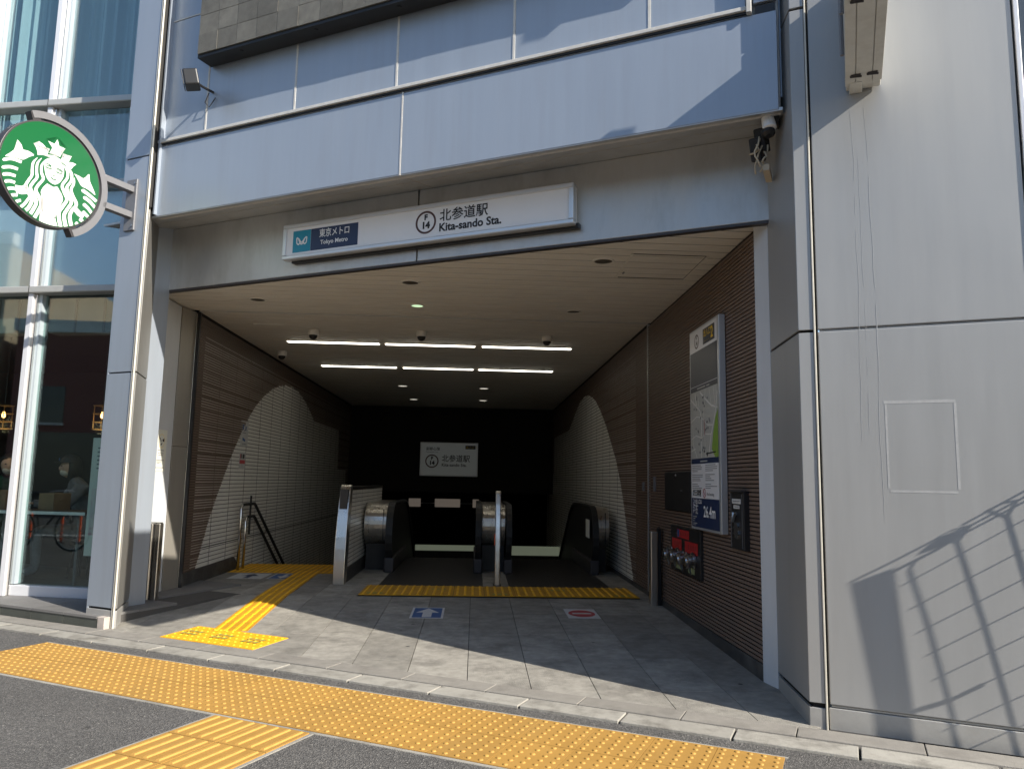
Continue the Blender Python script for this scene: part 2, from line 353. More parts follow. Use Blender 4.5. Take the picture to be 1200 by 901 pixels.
# under-kerb bed, and the ground that goes on under the buildings
b = MB(); b.quad(P(FAC, -60, 4.2, -1.33), P(FAC, 60, 4.2, -1.33), P(FAC, 60, 4.75, -1.33), P(FAC, -60, 4.75, -1.33)); struct(obj('kerb_bed', b, 'stone_line'))
road_line = bx('road_line', FAC, (-80, 80, -3.95, -3.80, -1.2929, -1.289), 'white'); struct(road_line)
kerb = thing('kerb', 'pale concrete kerb between asphalt pavement and stone entrance floor', 'kerb', P(FAC, -3, 4.3, -1.3)); 
del kerb['label'], kerb['category']; struct(kerb)
i = 0; f = -9.6
while f < 6:
    ln = .6; b = MB(); b.box(FAC, f + .006, f + ln - .006, 4.205, 4.375, -1.33, -1.288 + random.uniform(-.0015, .0015))
    obj('kerb_stone', b, 'kerb', kerb, bevel=.004); f += ln
f = -9.3
while f < 6:
    b = MB(); b.box(FAC, f + .003, f + .597, 4.380, 4.548, -1.33, -1.282 + random.uniform(-.001, .001))
    obj('edge_stone', b, 'kerb_granite', kerb, bevel=.003); f += .6

# entrance floor: rises from the kerb to the escalators
YS, ZS, ZK = 8.1, -1.21, -1.287
def yk(x): return (4.55 - x * .4496) / .8933
def zf(x, y):
    k = yk(x)
    if y >= YS: return ZS
    return ZK + (ZS - ZK) * max(0, (y - k)) / (YS - k)
XL, XR = -3.13, 1.93
floor = thing('entrance_floor', '', '', (0, 6, -1.25)); del floor['label'], floor['category']; struct(floor)
def clip_poly(poly, ax, c, keep_ge=True, fn=None):
    out = []; g = fn or (lambda p: p[0] * ax[0] + p[1] * ax[1] - c); sg = 1 if keep_ge else -1
    for i in range(len(poly)):
        p, q = poly[i], poly[(i + 1) % len(poly)]; a, b_ = sg * g(p), sg * g(q)
        if a >= 0: out.append(p)
        if (a >= 0) != (b_ >= 0):
            t = a / (a - b_); out.append((p[0] + (q[0] - p[0]) * t, p[1] + (q[1] - p[1]) * t))
    return out
def area(p): return abs(sum(p[i][0] * p[(i + 1) % len(p)][1] - p[(i + 1) % len(p)][0] * p[i][1] for i in range(len(p)))) / 2
def floor_tile(x0, x1, y0, y1, parent=floor, name='floor_tile'):
    g = .0025
    poly = [(x0 + g, y0 + g), (x1 - g, y0 + g), (x1 - g, y1 - g), (x0 + g, y1 - g)]
    poly = clip_poly(poly, (.4496, .8933), 4.552)
    if len(poly) < 3 or area(poly) < .004: return
    j = random.uniform(-.0006, .0006)
    b = MB(); n = len(poly); i = 0
    b.v = [Vector((x, y, zf(x, y) + j)) for x, y in poly] + [Vector((x, y, zf(x, y) - .02)) for x, y in poly]
    b.f = [tuple(range(n))] + [(k, (k + 1) % n, n + (k + 1) % n, n + k) for k in range(n)]
    obj(name, b, 'stone', parent)
xs = [-.02 + .404 * k for k in range(-9, 6)]
ys = [4.2, 4.85, 5.65, 6.45, 7.25, 8.1]
for i, x in enumerate(xs):
    off = 0
    for y0, y1 in zip(ys, ys[1:]): floor_tile(max(x, -3.62), x + .404 if x + .404 < 2.2 else 2.2, y0, y1)
for x in xs:
    if x < -1.3:
        for y0, y1 in ((8.1, 8.9), (8.9, 9.7), (9.7, 10.95)): floor_tile(x, min(x + .404, -1.3), y0, y1)
b = MB()                                            # joint bed under the tiles
for k in range(14):
    x0, x1 = -3.7 + k * .43, -3.7 + (k + 1) * .43
    b.quad((x0, yk(x0), ZK - .012), (x1, yk(x1), ZK - .012), (x1, YS, ZS - .012), (x0, YS, ZS - .012))
b.quad((-3.7, YS, ZS - .012), (2.3, YS, ZS - .012), (2.3, 8.95, ZS - .012), (-3.7, 8.95, ZS - .012))
b.quad((-3.7, 8.95, ZS - .012), (-1.3, 8.95, ZS - .012), (-1.3, 10.95, ZS - .012), (-3.7, 10.95, ZS - .012))
obj('floor_bed', b, 'stone_line', floor)
for k in range(4): bx('floor_tile', WORLD, (-1.31, -1.206, 8.105 + k * .21, 8.31 + k * .21, -1.23, -1.2095), 'stone', floor)
for k in range(2): bx('floor_tile', WORLD, (1.792, 1.93, 8.105 + k * .41, 8.51 + k * .41, -1.23, -1.2095), 'stone', floor)
# landing plates of the escalators
for x0, x1 in ((-1.08, .12), (.42, 1.60)):
    pl = bx('landing_plate', WORLD, (x0, x1, 8.93, 12.1, -1.24, -1.207), 'deck_dark', floor)
    rb = MB()
    for k in range(int((x1 - x0) / .02)): rb.box(WORLD, x0 + .004 + k * .02, x0 + .012 + k * .02, 8.95, 12.05, -1.2075, -1.204)
    obj('plate_rib', rb, 'deck_dark', pl, kind='stuff')
bx('floor_strip', WORLD, (.12, .42, 8.93, 10.6, -1.24, -1.209), 'stone', floor)
bx('floor_strip', WORLD, (1.60, 1.93, 8.93, 10.6, -1.24, -1.209), 'stone', floor)
bx('floor_strip', WORLD, (-1.48, -1.08, 8.93, 10.6, -1.24, -1.209), 'stone', floor)

# ------------------------------------------------------------------ tactile blocks
def dot_block(L, Wd, nx, ny, m, rd=.0125, h=.006):
    b = MB(); b.box(WORLD, .0015, L - .0015, .0015, Wd - .0015, 0, .006)
    for i in range(nx):
        for j in range(ny):
            x, y = (i + .5) * L / nx, (j + .5) * Wd / ny; i0 = len(b.v); n = 10
            for z, r in ((.0055, rd), (.0055 + h * .75, rd * .82), (.0055 + h, rd * .45)):
                for k in range(n): b.v.append(Vector((x + r * math.cos(2 * math.pi * k / n), y + r * math.sin(2 * math.pi * k / n), z)))
            for q in range(2):
                for k in range(n): b.f.append((i0 + q * n + k, i0 + q * n + (k + 1) % n, i0 + (q + 1) * n + (k + 1) % n, i0 + (q + 1) * n + k))
            b.f.append(tuple(i0 + 2 * n + k for k in range(n)))
    return smesh(b, m, top=m + '_top')
def bar_block(L, Wd, nb, m, along='y'):
    b = MB(); b.box(WORLD, .0015, L - .0015, .0015, Wd - .0015, 0, .006)
    for i in range(nb):
        if along == 'y':
            c = (i + .5) * L / nb; x0, x1, y0, y1 = c - .014, c + .014, .015, Wd - .015
        else:
            c = (i + .5) * Wd / nb; x0, x1, y0, y1 = .015, L - .015, c - .014, c + .014
        i0 = len(b.v)
        for z, e in ((.0055, 0), (.0125, .006)):
            for x, y in ((x0 + e, y0 + e), (x1 - e, y0 + e), (x1 - e, y1 - e), (x0 + e, y1 - e)): b.v.append(Vector((x, y, z)))
        for q in ((4, 5, 6, 7), (0, 1, 5, 4), (1, 2, 6, 5), (2, 3, 7, 6), (3, 0, 4, 7)): b.f.append(tuple(i0 + k for k in q))
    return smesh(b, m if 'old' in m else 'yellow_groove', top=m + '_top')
ra = -_a
tp = thing('tactile_paving', 'long worn yellow dotted tactile band running across the asphalt pavement', 'tactile paving', P(FAC, -3, 3.7, -1.3))
me = dot_block(.3155, .364, 5, 6, 'yellow_old')
for k in range(-17, 0):
    for r_ in range(2): piece('tactile_block', me, tp, P(FAC, -.33 + (k + 1) * .3155 - .3155, 3.325 + r_ * .366, -1.3015 + .0003 * (k % 2)), ra)
bx('mortar_edge', FAC, (-5.71, -.318, 3.30, 3.324, -1.31, -1.2985), 'kerb', tp)
bx('mortar_edge', FAC, (-5.71, -.318, 4.058, 4.075, -1.31, -1.2985), 'kerb', tp)
tp2 = thing('tactile_paving', 'worn yellow tactile strip of long bars branching towards the street', 'tactile paving', P(FAC, -2.9, 2.9, -1.3))
me = bar_block(.32, .32, 4, 'yellow_old')
for k in range(7):
    for r_ in range(2): piece('tactile_block', me, tp2, P(FAC, -3.215 + r_ * .322, 3.0 - k * .322 - .02, -1.3015), ra)
bx('mortar_edge', FAC, (-3.235, -3.217, 1.1, 3.3, -1.31, -1.2985), 'kerb', tp2); bx('mortar_edge', FAC, (-2.569, -2.55, 1.1, 3.3, -1.31, -1.2985), 'kerb', tp2)
def lay(me, parent, fr, a, bb, rot):
    p = P(fr, a, bb, 0); o = piece('tactile_block', me, parent, (p.x, p.y, zf(p.x, p.y) - .0015), rot)
    c = P(fr, a + .15, bb + .15, 0); e = .1
    o.rotation_euler = Vector((-(zf(c.x, c.y + e) - zf(c.x, c.y)) / e, (zf(c.x + e, c.y) - zf(c.x, c.y)) / e, 1)) and o.rotation_euler
    nrm = Vector((-(zf(c.x + e, c.y) - zf(c.x, c.y)) / e, -(zf(c.x, c.y + e) - zf(c.x, c.y)) / e, 1)).normalized()
    q = Vector((0, 0, 1)).rotation_difference(nrm) @ Matrix.Rotation(rot, 4, 'Z').to_quaternion()
    o.rotation_euler = q.to_euler(); o.location.z += .001
t3 = thing('tactile_paving', 'bright yellow dotted tactile patch of three blocks at the entrance threshold', 'tactile paving', P(FAC, -4.8, 4.8, -1.28))
me = dot_block(.318, .40, 5, 5, 'yellow_new')
for k in range(3): lay(me, t3, FAC, -5.08 + k * .32, 4.56, ra)
t3b = MB()
for k in range(3):
    for q in range(6):
        a0 = -5.02 + k * .32 + (q % 3) * .06; b0 = 4.70 + (q // 3) * .07
        p = P(FAC, a0, b0, 0); z = zf(p.x, p.y) + .0102
        t3b.quad(*[Vector((v.x, v.y, z)) for v in (P(FAC, a0, b0, 0), P(FAC, a0 + .045, b0, 0), P(FAC, a0 + .045, b0 + .05, 0), P(FAC, a0, b0 + .05, 0))])
obj('printed_mark', t3b, 'mark', t3, kind='stuff')
t4 = thing('tactile_paving', 'bright yellow barred tactile path leading from the threshold to the stairs', 'tactile paving', (-2, 8, -1.24))
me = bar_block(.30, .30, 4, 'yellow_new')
sh = .15 / 3.8
for k in range(13):
    y = 6.62 + k * .3015 - .1; x = -2.14 - (y - 6.4) * .035
    if y < 9.85: lay(me, t4, WORLD, x, y, R(2))
t5 = thing('tactile_paving', 'bright yellow tactile strip of bars across the top of the stairs', 'tactile paving', (-2.4, 10.3, -1.21))
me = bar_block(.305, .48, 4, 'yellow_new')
for k in range(5):
    for r_ in range(2): lay(me, t5, WORLD, -3.105 + k * .307, 9.93 + r_ * .482, 0)
t6 = thing('tactile_paving', 'wide bright yellow tactile strip of bars in front of the escalators', 'tactile paving', (.2, 8.5, -1.21))
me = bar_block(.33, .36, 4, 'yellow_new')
for k in range(9):
    for r_ in range(2): lay(me, t6, WORLD, -1.20 + k * .332, 8.19 + r_ * .362, 0)
b = MB()
for k in range(9):
    if k % 2: continue
    x = -1.12 + k * .332; y = 8.25 + (k % 4) * .17
    for q in range(3): b.quad((x + q * .06, y, ZS + .0099), (x + .045 + q * .06, y, ZS + .0099), (x + .045 + q * .06, y + .08, ZS + .0099), (x + q * .06, y + .08, ZS + .0099))
obj('printed_mark', b, 'mark', t6, kind='stuff')
# ------------------------------------------------------------------ floor stickers
def sticker(x0, x1, y0, y1, label, cat='floor sign'):
    z = max(zf(x0, y1), zf(x1, y1)) + .0022; zl = max(zf(x0, y0), zf(x1, y0)) + .0022
    o = thing('floor_sticker', label, cat, ((x0 + x1) / 2, (y0 + y1) / 2, z))
    b = MB(); b.quad((x0, y0, zl), (x1, y0, zl), (x1, y1, z), (x0, y1, z)); obj('sheet', b, 'floor_white', o, fixn=False)
    return o, Board((x0, y1, z + .0005), (1, 0, 0), Vector((0, y1 - y0, z - zl)), o), x1 - x0, y1 - y0
def arrow_pts(cx, w, h, dn=False, s=1.):
    pts = [(-.12, 1), (.12, 1), (.12, .5), (.42, .5), (0, .02), (-.42, .5), (-.12, .5)]
    return [(cx + a * w * s, (.5 + (y - .5) * s * (-1 if dn else 1)) * h) for a, y in pts]
o, bd, w, h = sticker(-.565, -.262, 7.03, 7.53, 'blue floor sticker with a white arrow before the left escalator')
bd.rect('blue_field', .02, .03, w - .02, h - .03, 'blue_print'); bd.poly('arrow', [(w * .36, h * .9), (w * .64, h * .9), (w * .64, h * .5), (w * .86, h * .5), (w * .5, h * .1), (w * .14, h * .5), (w * .36, h * .5)], 'floor_white', 2)
o, bd, w, h = sticker(.885, 1.185, 7.07, 7.52, 'white floor sticker with red no entry disc before the right escalator')
b = MB(); b.quad(*[bd.pt(w / 2 + w * .42 * math.cos(t * math.pi / 16), h / 2 + h * .36 * math.sin(t * math.pi / 16), 1) for t in range(31, -1, -1)]); obj('red_disc', b, 'red_print', o)
bd.rect('bar', w * .20, h * .44, w * .80, h * .56, 'floor_white', 2)
o, bd, w, h = sticker(-2.93, -2.52, 9.33, 9.86, 'white floor sticker with dark arrow near the left handrail')
bd.poly('arrow', arrow_pts(w / 2, w * .8, h, s=.8), 'navy', 1)
o, bd, w, h = sticker(-2.47, -2.16, 9.35, 9.86, 'dark blue floor sticker with white arrow beside the yellow path')
bd.rect('blue_field', .02, .03, w - .02, h - .03, 'blue_print'); bd.poly('arrow', arrow_pts(w / 2, w * .8, h, True, .8), 'floor_white', 2)

# ================================================================== ENTRANCE WALLS
def ribbed(name, side, segs, arch, label, y_end):
    """side -1 left / +1 right; ribs are cut where the arch opens"""
    xw = XR if side > 0 else XL; dx = side
    o = thing(name, label, 'wall', (xw, 9, -1.2))
    bx('backing', WORLD, tuple(sorted((xw + dx * .02, xw + dx * .05))) + (segs[0][0], y_end, -1.35, 1.95), 'grout', o)
    row = 0.0295; n = int((1.812 + 1.165) / row)
    for (y0, y1) in segs:
        b = MB()
        for k in range(n):
            z = -1.165 + k * row; zc = z + row / 2
            spans = [(y0, y1)]
            a = arch(zc) if arch else None
            if a:
                out = []
                for s0, s1 in spans:
                    if a[1] <= s0 or a[0] >= s1: out.append((s0, s1))
                    else:
                        if a[0] > s0: out.append((s0, a[0]))
                        if a[1] < s1: out.append((a[1], s1))
                spans = out
            for s0, s1 in spans:
                y = s0 - random.uniform(0, .5) if s1 - s0 > 1 else s0
                while y < s1:
                    ya, yb = max(s0, y), min(s1, y + .6); y += .6
                    if yb - ya < .005: continue
                    d = random.uniform(0, .0016)
                    xa = xw + dx * d; xb = xw + dx * .022
                    b.quad((xa, ya, z + .004), (xa, yb - .001, z + .004), (xa, yb - .001, z + row - .005), (xa, ya, z + row - .005))
                    b.quad((xa, ya, z + row - .005), (xa, yb - .001, z + row - .005), (xb, yb - .001, z + row - .004), (xb, ya, z + row - .004))
                    b.quad((xa, ya, z + .004), (xa, yb - .001, z + .004), (xb, yb - .001, z + .003), (xb, ya, z + .003))
        obj('ribs', b, 'rib', o, kind='stuff')
    return o
def interp(pts, v):
    for (a, b_), (c, d) in zip(pts, pts[1:]):
        if min(b_, d) <= v <= max(b_, d) and b_ != d: return a + (c - a) * (v - b_) / (d - b_)
    return None
# smooth arch outlines (distance into the hall, height)
LA = [(8.80, -1.2), (8.845, -1.06), (9.0, -.84), (9.20, -.52), (9.42, -.25), (9.62, -.03), (9.85, .23), (10.12, .49), (10.45, .755), (10.8, .99), (11.2, 1.18), (11.65, 1.34), (12.0, 1.425), (12.4, 1.485), (12.8, 1.51)]
LB = [(12.8, 1.51), (13.2, 1.495), (13.5, 1.45), (13.85, 1.37), (14.2, 1.26), (14.6, 1.115), (15.0, .98)]
def arch_left(z):
    if z > 1.505: return None
    a = interp(LA, z); 
    if a is None: return None
    e = interp(LB, z) if z > .99 else 17.4
    if z <= .99: e = 17.4
    if z <= .18: e = 18.5
    if .98 < z <= 1.10: e = 17.35 if z < 1.08 else (interp(LB, z) or 14)
    return a, e
RA = [(9.15, -1.3), (9.276, -1.08), (9.43, -.85), (9.585, -.62), (9.80, -.3), (10.04, .015), (10.35, .30), (10.75, .58), (11.2, .87), (11.73, 1.143), (12.1, 1.30), (12.5, 1.42), (12.9, 1.50), (13.4, 1.545)]
RB = [(13.4, 1.545), (13.95, 1.515), (14.4, 1.42), (14.96, 1.27), (15.4, 1.15), (15.8, 1.07)]
def arch_right(z):
    if z > 1.54: return None
    a = interp(RA, z)
    if a is None: return None
    e = 18.7 if z <= 1.08 else (interp(RB, z) or 14)
    if z <= .19: e = 19.9
    return a, e
lw = ribbed('ribbed_wall', -1, [(8.43, 19.5)], arch_left, 'brown ribbed tile wall on the left with a tall white tiled arch', 19.5)
rw = ribbed('ribbed_wall', 1, [(5.08, 8.385), (8.425, 20)], arch_right, 'brown ribbed tile wall on the right carrying the tall map board', 20)
bx('joint_strip', WORLD, (1.924, 1.955, 8.388, 8.422, -1.25, 1.81), 'panel_dull', rw)
bx('edge_trim', WORLD, (-3.145, -3.10, 8.395, 8.428, -1.24, 1.80), 'black', lw)
def white_tiles(side, y0, y1, par, low):
    xw = (XR if side > 0 else XL) + side * .010; b = MB(); pr = .05; nz = int((1.6 - low) / pr)
    for k in range(nz):
        z = -1.165 + low + 1.165 + k * pr
        y = y0
        while y < y1:
            d = side * random.uniform(-.0012, .0012)
            t = .003
            b.quad((xw + d, y + .007, z + .0038), (xw + d, y + .6 - .007, z + .0038), (xw + d * .5, y + .6 - .007, z + pr - .0038), (xw + d * .5, y + .007, z + pr - .0038))
            y += .6
    o = obj('border_tiles', b, 'white_tile', par, kind='stuff')
    g = MB(); g.quad((xw + side * .005, y0, low), (xw + side * .005, y1, low), (xw + side * .005, y1, 1.6), (xw + side * .005, y0, 1.6)); obj('tile_bed', g, 'tile_grout', par)
white_tiles(-1, 8.70, 18.9, lw, -3.6)
white_tiles(1, 9.1, 20, rw, -3.6)
bx('wide_joint', WORLD, (-3.139, -3.1375, 9.0, 18.6, -.834, -.822), 'tile_grout', lw)
# skirtings
b = MB(); b.prism([(XR - .012, 5.06, -1.165), (XR - .012, 12.3, -1.165), (XR - .012, 12.3, -1.25), (XR - .012, 5.06, -1.34)], (.04, 0, 0)); obj('skirting', b, 'granite_dark', rw, bevel=.003)
b = MB(); b.prism([(XL + .012, 8.43, -1.055), (XL + .012, 10.2, -1.04), (XL + .012, 10.5, -1.22), (XL + .012, 8.43, -1.26)], (-.04, 0, 0)); obj('skirting', b, 'granite_dark', lw, bevel=.003)
# back wall, shaft
bw = thing('end_wall', 'dark unlit end wall above the escalators carrying the small station sign', 'wall', (-.6, 19, 0))
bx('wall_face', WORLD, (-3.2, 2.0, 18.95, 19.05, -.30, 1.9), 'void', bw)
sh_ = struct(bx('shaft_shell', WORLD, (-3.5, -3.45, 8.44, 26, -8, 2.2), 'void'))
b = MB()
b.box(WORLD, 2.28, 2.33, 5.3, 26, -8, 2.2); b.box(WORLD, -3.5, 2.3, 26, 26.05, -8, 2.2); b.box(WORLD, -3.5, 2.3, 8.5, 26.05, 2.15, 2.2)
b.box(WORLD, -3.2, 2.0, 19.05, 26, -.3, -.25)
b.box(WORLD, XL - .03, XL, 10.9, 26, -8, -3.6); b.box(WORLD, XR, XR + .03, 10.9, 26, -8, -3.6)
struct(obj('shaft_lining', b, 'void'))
b = MB(); b.prism([(-1.48, 12.1, -1.24), (-1.48, 24, -8.0), (-1.48, 24, -8.3), (-1.48, 12.1, -1.6)], (3.41, 0, 0)); struct(obj('escalator_incline', b, 'void'))
# pale strips and plates far down the shaft, with a painted-in glow
o = thing('landing_parapet', 'dim parapet with pale strip given a faint glow seen low between the escalators', 'parapet', (-.5, 17.5, -1.7))
bx('self_glow_strip', WORLD, (-1.30, .05, 17.2, 17.26, -1.56, -1.44), 'strip_glow', o); bx('wall_face', WORLD, (-1.30, .05, 17.22, 17.3, -2.1, -1.56), 'void', o)
o = thing('landing_parapet', 'dim parapet with pale strip given a faint glow low behind the right escalator', 'parapet', (1.3, 17.5, -1.7))
bx('self_glow_strip', WORLD, (.72, 1.93, 17.2, 17.26, -1.64, -1.44), 'strip_glow', o); bx('wall_face', WORLD, (.72, 1.93, 17.22, 17.3, -2.2, -1.64), 'void', o)
o = thing('glow_plate_rail', 'thin dark rail with three faintly glowing plates in place of reflections under the end wall', 'barrier', (-.6, 18.9, -.55))
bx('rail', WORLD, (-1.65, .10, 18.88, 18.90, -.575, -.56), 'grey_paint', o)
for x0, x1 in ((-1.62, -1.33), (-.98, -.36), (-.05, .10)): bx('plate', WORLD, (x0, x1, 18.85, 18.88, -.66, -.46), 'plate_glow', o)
# ------------------------------------------------------------------ stairs
st = thing('staircase', 'dark staircase going down beside the white tiled wall', 'stairs', (-2.4, 11, -1.21))
for k in range(16):
    bx('step', WORLD, (-3.125, -1.60, 10.95 + .3 * k, 10.95 + .3 * (k + 1), -1.21 - .16 * (k + 1) - .3, -1.21 - .16 * (k + 1)), 'stone', st)
# ------------------------------------------------------------------ nib wall
nw = thing('dividing_wall', 'low white tiled wall with curved steel end between stairs and escalator', 'low wall', (-1.53, 9, -1.21))
bx('core', WORLD, (-1.585, -1.495, 9.05, 12.3, -1.5, -.13), 'tile_grout', nw)
b = MB()
for k in range(20):
    for j in range(6):
        y0 = 9.1 + j * .535; z = -1.04 + k * .05
        if z > -.17: continue
        for x in (-1.487, -1.593): b.quad((x, y0 + .003, z + .003), (x, y0 + .532, z + .003), (x, y0 + .532, z + .047), (x, y0 + .003, z + .047))
obj('border_tiles', b, 'white_tile', nw, kind='stuff')
bx('skirting', WORLD, (-1.60, -1.478, 9.06, 12.3, -1.3, -1.04), 'granite_dark', nw)
bx('coping', WORLD, (-1.60, -1.48, 9.2, 12.32, -.13, -.10), 'black', nw)
prof = []
for k in range(9):
    t = k / 8; prof.append((8.92 + .21 * t ** 2.2, -1.21 + 1.06 * t))
prof += [(9.17, -.10), (9.21, -.078), (9.26, -.09)]
b = MB(); pts = [(-1.60, y, z) for y, z in prof] + [(-1.60, 9.30, -.11), (-1.60, 9.10, -1.21)]
b.prism(pts, (.125, 0, 0)); obj('steel_end', b, 'steel', nw, bevel=.006)
# ------------------------------------------------------------------ centre post
cp = thing('steel_post', 'slim upright steel post standing between the two escalators', 'post', (.285, 9, -1.21))
b = MB(); pts = [(.252, 8.99 + .16 * (k / 8) ** 2.4, -1.21 + 1.07 * k / 8) for k in range(9)] + [(.252, 9.20, -.115), (.252, 9.27, -.125), (.252, 9.14, -1.21)]
b.prism(pts, (.062, 0, 0)); obj('post_body', b, 'steel', cp, bevel=.01)
bx('foot', WORLD, (.235, .33, 8.985, 9.16, -1.21, -1.2), 'black', cp); bx('orange_tape', WORLD, (.243, .2515, 9.04, 9.10, -.75, -.62), 'orange', cp)
# ------------------------------------------------------------------ escalator balustrades
def balustrade(xh0, xh1, xd0, xd1, label, xh2=None):
    o = thing('escalator_balustrade', label, 'escalator balustrade', ((xh0 + xh1) / 2, 10.2, -1.21), 'escalator balustrades')
    cy, cz, r = 10.42, -.72, .41
    outer = [(12.3, cz + r), *[(cy - r * math.sin(math.pi * k / 12), cz + r * math.cos(math.pi * k / 12)) for k in range(0, 13)]]
    def path(rr, end=True):
        p = [(15.5, cz + rr - 1.85), (12.9, cz + rr - .35), (12.6, cz + rr - .17), (12.3, cz + rr - .05), (12.0, cz + rr)]
        p += [(cy - rr * math.sin(math.pi * k / 12), cz + rr * math.cos(math.pi * k / 12)) for k in range(13)]
        return p
    for x0, x1 in ([(xh0, xh1)] + ([xh2] if xh2 else [])):
        b = MB(); A = path(r); B_ = path(r - .035); n = len(A)
        for i in range(n - 1):
            q = [(A[i], A[i + 1]), (B_[i], B_[i + 1])]
            b.quad((x0, *A[i]), (x1, *A[i]), (x1, *A[i + 1]), (x0, *A[i + 1])); b.quad((x0, *B_[i]), (x1, *B_[i]), (x1, *B_[i + 1]), (x0, *B_[i + 1]))
            b.quad((x0, *A[i]), (x0, *A[i + 1]), (x0, *B_[i + 1]), (x0, *B_[i])); b.quad((x1, *A[i]), (x1, *A[i + 1]), (x1, *B_[i + 1]), (x1, *B_[i]))
        obj('handrail', b, 'rubber', o, smooth=False)
        xm = (x0 + x1) / 2; b = MB()
        pts = [(xm - .012, y, z) for y, z in path(r - .03)] + [(xm - .012, 11, -1.2), (xm - .012, 12.1, -1.2), (xm - .012, 15.5, -3.1)]
        b.prism(pts, (.024, 0, 0)); obj('side_panel', b, 'black', o)
        bx('skirt', WORLD, (x0 - .02, x1 + .02, 10.12, 12.1, -1.21, -1.02), 'dark_paint', o, bevel=.02)
    cy2, cz2, r2 = 10.50, -.60, .27
    b = MB(); pts = [(xd0, 12.2, cz2 + r2)] + [(xd0, cy2 - r2 * math.sin(math.pi * k / 16), cz2 + r2 * math.cos(math.pi * k / 16)) for k in range(17)] + [(xd0, 12.2, cz2 - r2)]
    b.prism(pts, (xd1 - xd0, 0, 0)); obj('deck_end', b, 'steel', o, bevel=.006)
    bx('deck_joint', WORLD, (xd1 - .055, xd1 - .050, 10.226, 10.3, -.8, -.4), 'black', o)
    bx('base', WORLD, (xd0 + .01, xd1 - .01, 10.45, 12.2, -1.21, -.86), 'black', o)
    return o
balustrade(-1.15, -1.06, -1.46, -1.155, 'left escalator balustrade with a wide steel drum end beside the low wall')
balustrade(.02, .10, .105, .42, 'centre escalator balustrade with two black handrails behind the steel post', (.425, .50))
rb_ = balustrade(1.565, 1.645, 1.65, 1.82, 'right escalator balustrade, black rounded end in front of the tiled arch')
bx('notice_card', WORLD, (1.555, 1.560, 10.30, 10.62, -.74, -.50), 'paper', rb_, label='small pale notice card stuck inside the handrail end')
# ------------------------------------------------------------------ wall handrail at the stairs
hr = thing('stair_handrail', 'double steel handrail with dark sloping rails at the top of the stairs', 'handrail', (-3.05, 10.2, -1.21))
X = -3.045
for zt, y0, yb, ye, ze in ((-.37, 10.14, 10.75, 13.4, -1.86), (-.54, 10.36, 10.75, 13.4, -2.05)):
    b = MB(); b.tube([(X, y0, -1.21), (X, y0, zt - .06), (X, y0 + .02, zt - .02), (X, y0 + .07, zt)], .019, 10); obj('upright', b, 'rail_steel', hr, smooth=True)
    b = MB(); b.tube([(X, y0 + .07, zt), (X, yb - .03, zt), (X, yb + .04, zt - .03), (X, ye, ze)], .020, 10); obj('rail', b, 'rubber', hr, smooth=True)
b = MB(); b.tube([(X, 10.55, -.26), (X, 10.55, -.78)], .014, 8); obj('bracket', b, 'rubber', hr)
for y, z in ((11.4, -.78), (12.4, -1.33)):
    b = MB(); b.tube([(X, y, z), (X - .03, y, z - .06), (XL, y, z - .06)], .009, 6); obj('bracket', b, 'rail_steel', hr)
# ================================================================== CEILING
ce = thing('ceiling', '', '', (0, 9, 1.815)); del ce['label'], ce['category']; struct(ce)
pitch = .168
def plank(y0, y1, x0f, x1, z=1.815):
    a0, a1 = x0f(y0), x0f(y1)
    if x1 - max(a0, a1) < .02: return
    b = MB(); b.prism([(a0, y0 + .007, z), (x1, y0 + .007, z), (x1, y1 - .008, z), (a1, y1 - .008, z)], (0, 0, .012)); obj('ceiling_plank', b, 'ceiling', ce, bevel=.003)
fl = lambda y: max(-3.33, (5.262 - .8933 * y) / .4496)
y = 8.362 - pitch * 20
while y < 8.3: plank(y, y + pitch, fl, 1.955); y += pitch
y = 8.405
while y < 18.9: plank(y, y + pitch, lambda q: XL, XR); y += pitch
b = MB(); b.box(WORLD, XL, XR, 8.41, 19, 1.8185, 1.86); obj('ceiling_backing', b, 'ceil_dark', ce)
b = MB(); pts = [(1.98, 5.05, 1.8185), (1.98, 8.36, 1.8185), (-3.4, 8.36, 1.8185), (-3.4, 7.62, 1.8185)]; b.prism(pts, (0, 0, .02)); obj('ceiling_backing', b, 'ceil_dark', ce)
bx('seam_strip', WORLD, (-3.1, 1.93, 8.366, 8.378, 1.809, 1.83), 'sealant', ce); bx('seam_gap', WORLD, (-3.1, 1.93, 8.379, 8.402, 1.822, 1.83), 'black', ce)
# access hatch frame
hq = thing('ceiling_hatch', 'thin rectangular access hatch frame in the cream ceiling by the right wall', 'hatch', (1.5, 6.1, 1.81))
for d in ((1.20, 1.822, 5.77, 5.778), (1.20, 1.822, 6.462, 6.47)): bx('frame_edge', WORLD, d + (1.811, 1.8155), 'ceil_dark', hq)
for d in ((1.195, 1.215, 5.77, 6.47), (1.805, 1.825, 5.77, 6.47)): bx('frame_edge', WORLD, d + (1.808, 1.8152), 'ceiling', hq); 
b = MB(); b.tube([(1.24, 6.3, 1.812), (1.24, 6.34, 1.812)], .008, 6); obj('latch', b, 'grey_paint', hq)
for x, y0, y1 in ((1.217, 5.78, 6.46), (1.803, 5.78, 6.46)): bx('frame_gap', WORLD, (x - .0015, x + .0015, y0, y1, 1.8125, 1.8155), 'ceil_dark', hq)
